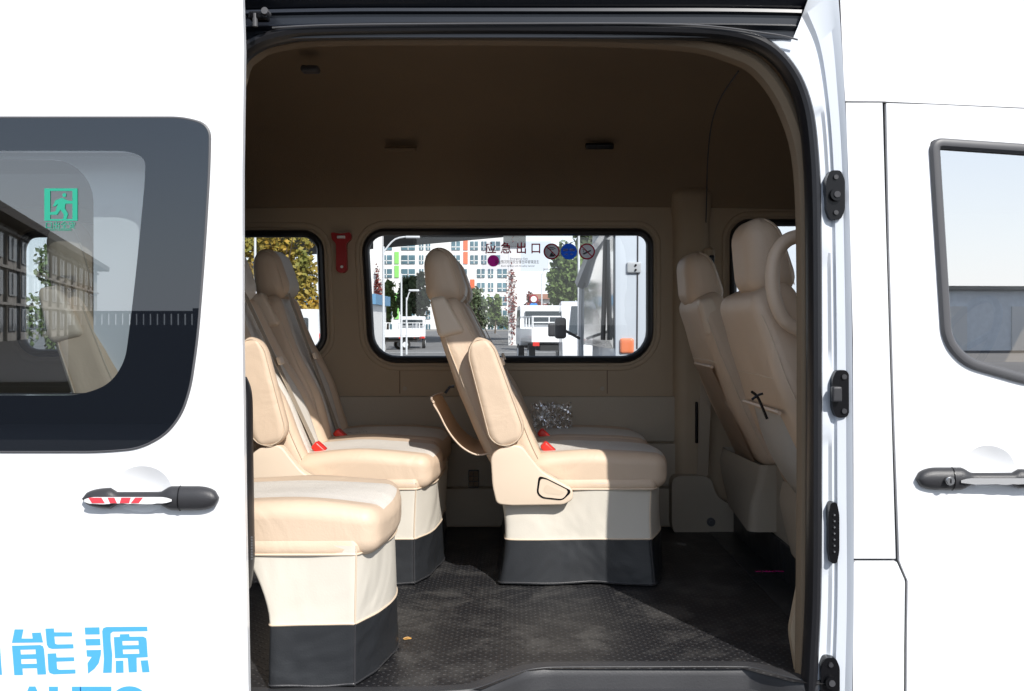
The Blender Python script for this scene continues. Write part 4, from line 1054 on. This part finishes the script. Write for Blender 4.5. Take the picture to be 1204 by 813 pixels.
def lamp(px, y, pytop, label, arm=0, r=.07, head=True, cat='street lamp', pyb=None):
    p = P(px, pytop, y); f = new(); t = empty('street_lamp', (p.x, y, 0), label, cat)
    sweep(f, [(p.x, y, 0), (p.x, y, p.z * .5), (p.x, y, p.z)], r, n=8, taper=lambda q: 1 - .4 * q); link('pole', f, M['pole'], t)
    if arm:
        f = new(); sweep(f, crv([(p.x, y, p.z - .2), (p.x + arm * .4, y, p.z + .25), (p.x + arm, y, p.z + .35)], 4), r * .6, n=6); link('arm', f, M['pole'], t)
        if head: f = new(); rbox(f, .5, .16, .1, .04, n=2, mtx=Matrix.Translation((p.x + arm, y, p.z + .33))); link('lamp_head', f, M['pole'], t)
lamp(451, 30, 290, 'white street lamp with curved arm at the left edge of the wide window', 1.0, .05)
lamp(472, 40, 322, 'thin white post behind the trucks, left of the headrest', 0, .055)
lamp(478, 42, 350, 'short white lamp with a small arm behind the pickup trucks', .35, .05)
lamp(680.5, 14, 262, 'tall thin white pole beside the silver van', 0, .03)
lamp(637, 60, 322, 'dark slim lamp post between column and green tree', .35, .06)
lamp(300, 16, 262, 'white pole outside the rear far window', 0, .035)
sg = empty('road_sign', (P(627.5, 0, 50).x, 50, 0), 'small round red and blue road signs on a post behind the white truck', 'road sign')
p = P(627.5, 352, 50); f = new(); sweep(f, [(p.x, 50, 0), (p.x, 50, p.z)], .05, n=6); link('post', f, M['pole'], sg)
f = new(); cyl(f, (p.x, 49.9, p.z), (0, 1, 0), .24, .04, 20); o = link('sign_disc', f, M['signred'], sg)
f = new(); cyl(f, (p.x, 49.86, p.z), (0, 1, 0), .17, .04, 20); link('sign_centre', f, M['tag'], o)
f = new(); cyl(f, (p.x, 49.9, p.z - .42), (0, 1, 0), .24, .04, 20); link('sign_disc', f, mat('sign_light_blue', (.05, .25, .75), .5), sg)

def pickup(x, y, label, flip=1, s=1.0, rot=0):
    t = empty('pickup_truck', (0, 0, 0), label, 'pickup truck', 'small white pickup trucks parked beyond the window')
    L = lambda X, Y, Z: (X, Y, Z)
    f = new(); plate(f, smoothpoly([(.9, .55), (2.1, .55), (2.15, 1.05), (1.75, 1.85), (.9, 1.9)], .08), [], -.75, .75); cab = link('cab', f, M['twhite'], t, smooth=False)
    f = new(); plate(f, smoothpoly([(1.05, 1.15), (1.95, 1.15), (1.65, 1.72), (1.05, 1.75)], .05), [], -.77, .77); link('side_window', f, M['dglass'], cab, smooth=False)
    f = new(); box(f, .80, .90, -.6, .6, 1.25, 1.7); link('rear_window', f, M['dglass'], cab, smooth=False)
    f = new(); box(f, -1.9, .85, -.75, .75, .72, .80); box(f, -1.9, .85, -.78, -.74, .80, 1.12); box(f, -1.9, .85, .74, .78, .80, 1.12); box(f, -1.94, -1.9, -.78, .78, .72, 1.12)
    link('load_bed', f, M['twhite'], t, smooth=False)
    f = new()
    for k in range(5):
        for yy in (-.76, .76): sweep(f, [(-1.9 + k * .68, yy, 1.1), (-1.9 + k * .68, yy, 1.5)], .02, n=5)
    for yy in (-.76, .76): sweep(f, [(-1.92, yy, 1.5), (.85, yy, 1.5)], .022, n=5)
    for k in range(4): sweep(f, [(-1.92, -.76 + k * .5, 1.1), (-1.92, -.76 + k * .5, 1.5)], .02, n=5)
    sweep(f, [(-1.92, -.76, 1.5), (-1.92, .76, 1.5)], .022, n=5); sweep(f, [(-1.92, -.76, 1.32), (-1.92, .76, 1.32)], .018, n=5)
    link('side_rail', f, M['twhite'], t)
    f = new(); box(f, -1.85, 2.0, -.5, .5, .45, .62); link('chassis', f, M['tyre'], t, smooth=False)
    for X in (-1.1, 1.45):
        for Y in (-.68, .68):
            f = new(); cyl(f, (X, Y, .3), (0, 1, 0), .3, .18, 20); wh = link('wheel', f, M['tyre'], t)
            f = new(); cyl(f, (X, Y, .3), (0, 1, 0), .16, .20, 14); link('rim', f, M['pole'], wh)
    for Y in (-.65, .65): f = new(); box(f, -1.97, -1.945, Y - .1, Y + .1, .6, .72); link('tail_lamp', f, M['lampred'], t, smooth=False)
    t.location = (x, y, 0); t.rotation_euler = (0, 0, rot); t.scale = (s, s, s)
    return t
p = P(450, 0, 50); pickup(p.x, 50, 'white pickup with railed bed seen side on at the left window corner', rot=math.radians(200))
p = P(485, 0, 54); pickup(p.x, 54, 'white pickup seen from behind, just left of the bench headrest', rot=math.radians(95))
p = P(643, 0, 33); pickup(p.x, 33, 'white railed truck parked left of the white van with the black mirror', s=1.15, rot=math.radians(97))

def van(x, y, rot, label, body, wg, s=1.0, h=2.1, name='parked_van', L=2.5):
    t = empty(name, (0, 0, 0), label, 'van')
    f = new(); pr = smoothpoly([(-L, .35), (L, .35), (L + .05, 1.0), (L - .55, 1.25), (L - 1.3, h - .1), (L - 1.7, h), (-L + .05, h), (-L - .02, 1.2)], .12, 5)
    plate(f, pr, [], -.9, .9); b_ = link('body', f, body, t, smooth=True, angle=50)
    f = new(); plate(f, smoothpoly([(L - 2.0, 1.2), (L - .75, 1.2), (L - 1.4, h - .25), (L - 2.0, h - .25)], .05), [], -.915, .915); plate(f, smoothpoly([(-L + .3, 1.2), (L - 2.2, 1.2), (L - 2.2, h - .25), (-L + .3, h - .25)], .06), [], -.915, .915); link('side_window', f, wg, b_, smooth=False)
    f = new(); box(f, -L - .035, -L + .3, -.68, .68, 1.25, h - .25, bev=.03); link('rear_window', f, wg, b_, smooth=False)
    f = new(); v = [f.verts.new(q) for q in ((L - .50, -.75, 1.27), (L - .50, .75, 1.27), (L - 1.27, .68, h - .12), (L - 1.27, -.68, h - .12))]; f.faces.new(v)
    for q in v: q.co.x += .03
    link('windscreen', f, wg, b_, smooth=False)
    for Y in (-.8, .8):
        f = new(); box(f, -L - .05, -L + .06, Y - .08, Y + .08, .85, 1.2, bev=.02); link('tail_lamp', f, M['lampred'], t)
        f = new(); rbox(f, .10, .2, .3, .04, n=3, mtx=Matrix.Translation((L - .9, Y * 1.38, 1.35))); link('mirror', f, M['plastic'], t)
    for X in (-L + .9, L - .9):
        for Y in (-.8, .8):
            f = new(); cyl(f, (X, Y, .33), (0, 1, 0), .33, .2, 22); wh = link('wheel', f, M['tyre'], t); f = new(); cyl(f, (X, Y, .33), (0, 1, 0), .18, .22, 14); link('rim', f, M['pole'], wh)
    t.location = (x, y, 0); t.rotation_euler = (0, 0, rot); t.scale = (s, s, s)
    return t
p = P(703, 0, 18.0); van(p.x + .2, 20.0, math.radians(-92), 'white van with black door mirror parked nose toward the window, left of the silver van', M['twhite'], M['dglass'], h=2.0)
p = P(322, 0, 24); van(p.x - 1.2, 26, math.radians(170), 'white van parked under the yellowing tree outside the rear window', M['twhite'], M['dglass'], h=1.9)
sh = empty('shed', (P(365, 0, 45).x, 45, 0), 'blue roofed shed beyond the yellowing tree', 'shed')
f = new(); p = P(345, 0, 45); box(f, p.x, p.x + 4, 45, 50, 0, P(0, 358, 45).z); link('wall', f, M['facade'], sh, smooth=False)
f = new(); box(f, p.x - .2, p.x + 4.2, 44.7, 50.3, P(0, 358, 45).z, P(0, 346, 45).z); link('roof', f, M['shed'], sh, smooth=False)

# large van parked close beyond the far side
nv = empty('neighbour_van', (1.6, 6.2, 0), 'large white van parked close behind, its slanted glass and door hinge filling the window corner', 'van')
NY = 5.0
def n2(a, b, y=NY): return P2(a, b, y)
f = new(); box(f, P(722, 0, NY).x, 4.5, NY, NY + 2.0, .35, 2.75, bev=.06); link('body', f, mat('pale_silver_body', (.55, .60, .66), .3, coat=.6), nv)
f = new(); A = [P(683, 405, 7.2), P(684, 322, 7.2), P(716, 276, 5.6), P(721, 270, NY + .02), P(721, 410, NY + .02)]; vs = [f.verts.new(a) for a in A]; f.faces.new(vs); bmesh.ops.solidify(f, geom=f.faces[:], thickness=.03); link('side_glass', f, M['wglass'], nv, smooth=False)
f = new(); sweep(f, [P(684, 332, 7.15), P(697, 300, 6.4), P(716, 276, 5.55), P(722, 262, NY - .02)], .07, n=8); sweep(f, [P(683, 420, 7.2), P(683, 372, 7.2), P(684, 330, 7.2)], .03, n=6); link('window_pillar', f, M['silver'], nv)
f = new(); A = [P(684, 322, 7.4), P(716, 240, 6.0), P(730, 240, NY + .05), P(722, 270, NY + .05), P(700, 292, 6.5)]; f.faces.new([f.verts.new(a) for a in A]); bmesh.ops.solidify(f, geom=f.faces[:], thickness=.02); link('roof_shoulder', f, M['silver'], nv, smooth=False)
f = new(); A = P(712, 0, 5.5); sweep(f, [P(712, 282, 5.4), P(709, 400, 5.4)], .022, n=6); link('glass_divider', f, M['rubber'], nv)
f = new(); p = P(745, 315, NY); rbox(f, .11, .03, .085, .012, n=3, mtx=Matrix.Translation(p + Vector((0, -.01, 0)))); hg = link('door_hinge', f, M['silver'], nv)
f = new()
for s in (-1, 1): cyl(f, p + Vector((.012, -.03, s * .018)), (0, 1, 0), .008, .012, 12)
link('hinge_bolt', f, M['latch'], hg)
f = new(); sweep(f, [P(750, 262, NY - .003), P(749, 410, NY - .003)], .006, n=6); link('door_gap', f, M['gap'], nv)
f = new(); p = P(737, 407, NY); rbox(f, .11, .04, .12, .03, n=4, mtx=Matrix.Translation(p)); link('tail_lamp', f, M['lampor'], nv)
f = new(); p = P(659, 386, 6.6); rbox(f, .11, .06, .20, .03, n=4, mtx=Matrix.Translation(p)); sweep(f, [p, P(681, 398, 7.0)], .015, n=6); link('mirror', f, M['plastic'], nv)

# ---- behind the viewer: what the door glass mirrors
ob = empty('old_office_block', (-45, -90, 0), 'long grey brown office block with dark eaves, mirrored in the sliding door glass', 'building')
A0 = Vector((-36, -58)); A1 = Vector((-74, -172)); dv = (A1 - A0); Lb = dv.length; dv.normalize(); nv2 = Vector((-dv.y, dv.x))
if nv2.x < 0: nv2 = -nv2
def obx(name, s0, s1, o0, o1, z0, z1, m, par):
    f = new(); vs = []
    for s in (s0, s1):
        for o in (o0, o1):
            q = A0 + dv * s + nv2 * o
            for z in (z0, z1): vs.append(f.verts.new((q.x, q.y, z)))
    for q in ((0, 1, 3, 2), (4, 6, 7, 5), (0, 4, 5, 1), (2, 3, 7, 6), (0, 2, 6, 4), (1, 5, 7, 3)): f.faces.new([vs[i] for i in q])
    return link(name, f, m, par, smooth=False)
obx('wall', -20, Lb - 30, -14, 0, 0, 9.6, M['oldwall'], ob)
obx('eaves', -21, Lb - 28, -15, 1.6, 9.6, 10.3, M['eave'], ob)
for r in range(3):
    obx('ledge', -20, Lb - 30, .01, .3, 2.98 + r * 3.0, 3.2 + r * 3.0, M['oldwall'], ob)
    for k in range(17):
        s = -17 + k * 6.0
        if s + 3.4 > Lb - 31: continue
        w = obx('window', s, s + 3.4, .01, .12, .8 + r * 3.0, 2.75 + r * 3.0, M['oldwin'], ob)
        obx('window_frame', s + 1.4, s + 1.6, .14, .2, .9 + r * 3.0, 2.7 + r * 3.0, M['facade'], w)
        obx('pilaster', s + 4.2, s + 4.6, .01, .25, 0, 9.5, M['oldwall'], ob)
bw = empty('boundary_wall', (-5.5, -12, 0), 'dark boundary wall with a small balustrade, mirrored low in the sliding door glass', 'wall')
f = new(); box(f, -6.6, -3.2, -12.5, -12, 0, 1.47); box(f, -16, -6.6, -12.5, -12, 0, .62); link('wall', f, M['darkwall'], bw, smooth=False)  # low left stretch is added to darken the reflection in the door glass
f = new(); box(f, -6.7, -4.75, -12.5, -12, 1.64, 1.68); box(f, -4.75, -3.2, -12.5, -12, 1.47, 1.72)
link('coping', f, M['darkwall'], bw, smooth=False)
for k in range(18):
    f = new(); x = -6.6 + k * .105; box(f, x, x + .05, -12.3, -12.2, 1.47, 1.64); link('baluster', f, M['baluster'], bw, smooth=False)

wh = empty('warehouse', (24, -48, 0), 'pale low warehouse with loading doors mirrored faintly in the cab window', 'building')
f = new(); box(f, 12, 44, -52, -46, 0, 3.3); link('wall', f, mat('pale_cladding', (.80, .84, .88), .6, var=.1), wh, smooth=False)
f = new(); box(f, 11.6, 44.4, -52.4, -45.6, 3.3, 3.5); link('roof', f, M['concrete'], wh, smooth=False)
for k in range(5): f = new(); box(f, 14 + k * 6, 17.4 + k * 6, -45.98, -45.9, 0, 2.4); link('loading_door', f, M['facade'], wh, smooth=False)

# ================================================================== SKY, SUN, CAMERA
w = bpy.data.worlds.new('World'); sc.world = w; w.use_nodes = True; nt = w.node_tree
bg = nt.nodes['Background']; sky = nt.nodes.new('ShaderNodeTexSky'); sky.sky_type = 'NISHITA'; sky.sun_disc = False
d = Vector((-.49, 1, -.887)).normalized()
sky.sun_elevation = math.asin(-d.z); sky.sun_rotation = math.atan2(-d.x, -d.y); sky.dust_density = .6; sky.air_density = 1.0; sky.ozone_density = 1.5
tc = nt.nodes.new('ShaderNodeTexCoord'); mp = nt.nodes.new('ShaderNodeMapping'); mp.inputs['Scale'].default_value = (1, 1, 2.6)
n = nt.nodes.new('ShaderNodeTexNoise'); n.inputs['Scale'].default_value = 3.2; n.inputs['Detail'].default_value = 7; n.inputs['Roughness'].default_value = .55
r = nt.nodes.new('ShaderNodeValToRGB'); r.color_ramp.elements[0].position = .42; r.color_ramp.elements[1].position = .72
mx = nt.nodes.new('ShaderNodeMixRGB'); mx.inputs[2].default_value = (9.6, 10.1, 11.0, 1)
L = nt.links; L.new(tc.outputs['Generated'], mp.inputs[0]); L.new(mp.outputs[0], n.inputs['Vector']); L.new(n.outputs['Fac'], r.inputs[0]); L.new(r.outputs[0], mx.inputs[0]); L.new(sky.outputs[0], mx.inputs[1]); L.new(mx.outputs[0], bg.inputs[0])
bg.inputs[1].default_value = .13
sx_ = nt.nodes.new('ShaderNodeSeparateXYZ'); hz = nt.nodes.new('ShaderNodeMapRange'); hz.inputs['From Min'].default_value = 0; hz.inputs['From Max'].default_value = .42; hz.inputs['To Min'].default_value = .88; hz.inputs['To Max'].default_value = 0
mm_ = nt.nodes.new('ShaderNodeMath'); mm_.operation = 'MAXIMUM'
L.new(tc.outputs['Generated'], sx_.inputs[0]); L.new(sx_.outputs['Z'], hz.inputs['Value']); L.new(hz.outputs[0], mm_.inputs[0]); L.new(r.outputs[0], mm_.inputs[1]); L.new(mm_.outputs[0], mx.inputs[0])
sl = bpy.data.lights.new('sun', 'SUN'); sl.energy = 5.0; sl.angle = math.radians(.5); sl.color = (1, .965, .92)
so = bpy.data.objects.new('sun', sl); C.objects.link(so); so.rotation_euler = d.to_track_quat('-Z', 'Y').to_euler()
cd = bpy.data.cameras.new('camera'); cam = bpy.data.objects.new('camera', cd); C.objects.link(cam); sc.camera = cam
cam.location = (0, CAMY, CAMZ); cam.rotation_euler = (PI / 2, 0, 0); cd.sensor_width = 36; cd.lens = 36 * F / 1204; cd.shift_y = -26.5 / 1204
cd.clip_start = .05; cd.clip_end = 3000
sc.view_settings.view_transform = 'Standard'; sc.view_settings.look = 'None'; sc.view_settings.exposure = 0
sc.cycles.max_bounces = 10; sc.cycles.transparent_max_bounces = 16; sc.cycles.caustics_reflective = False
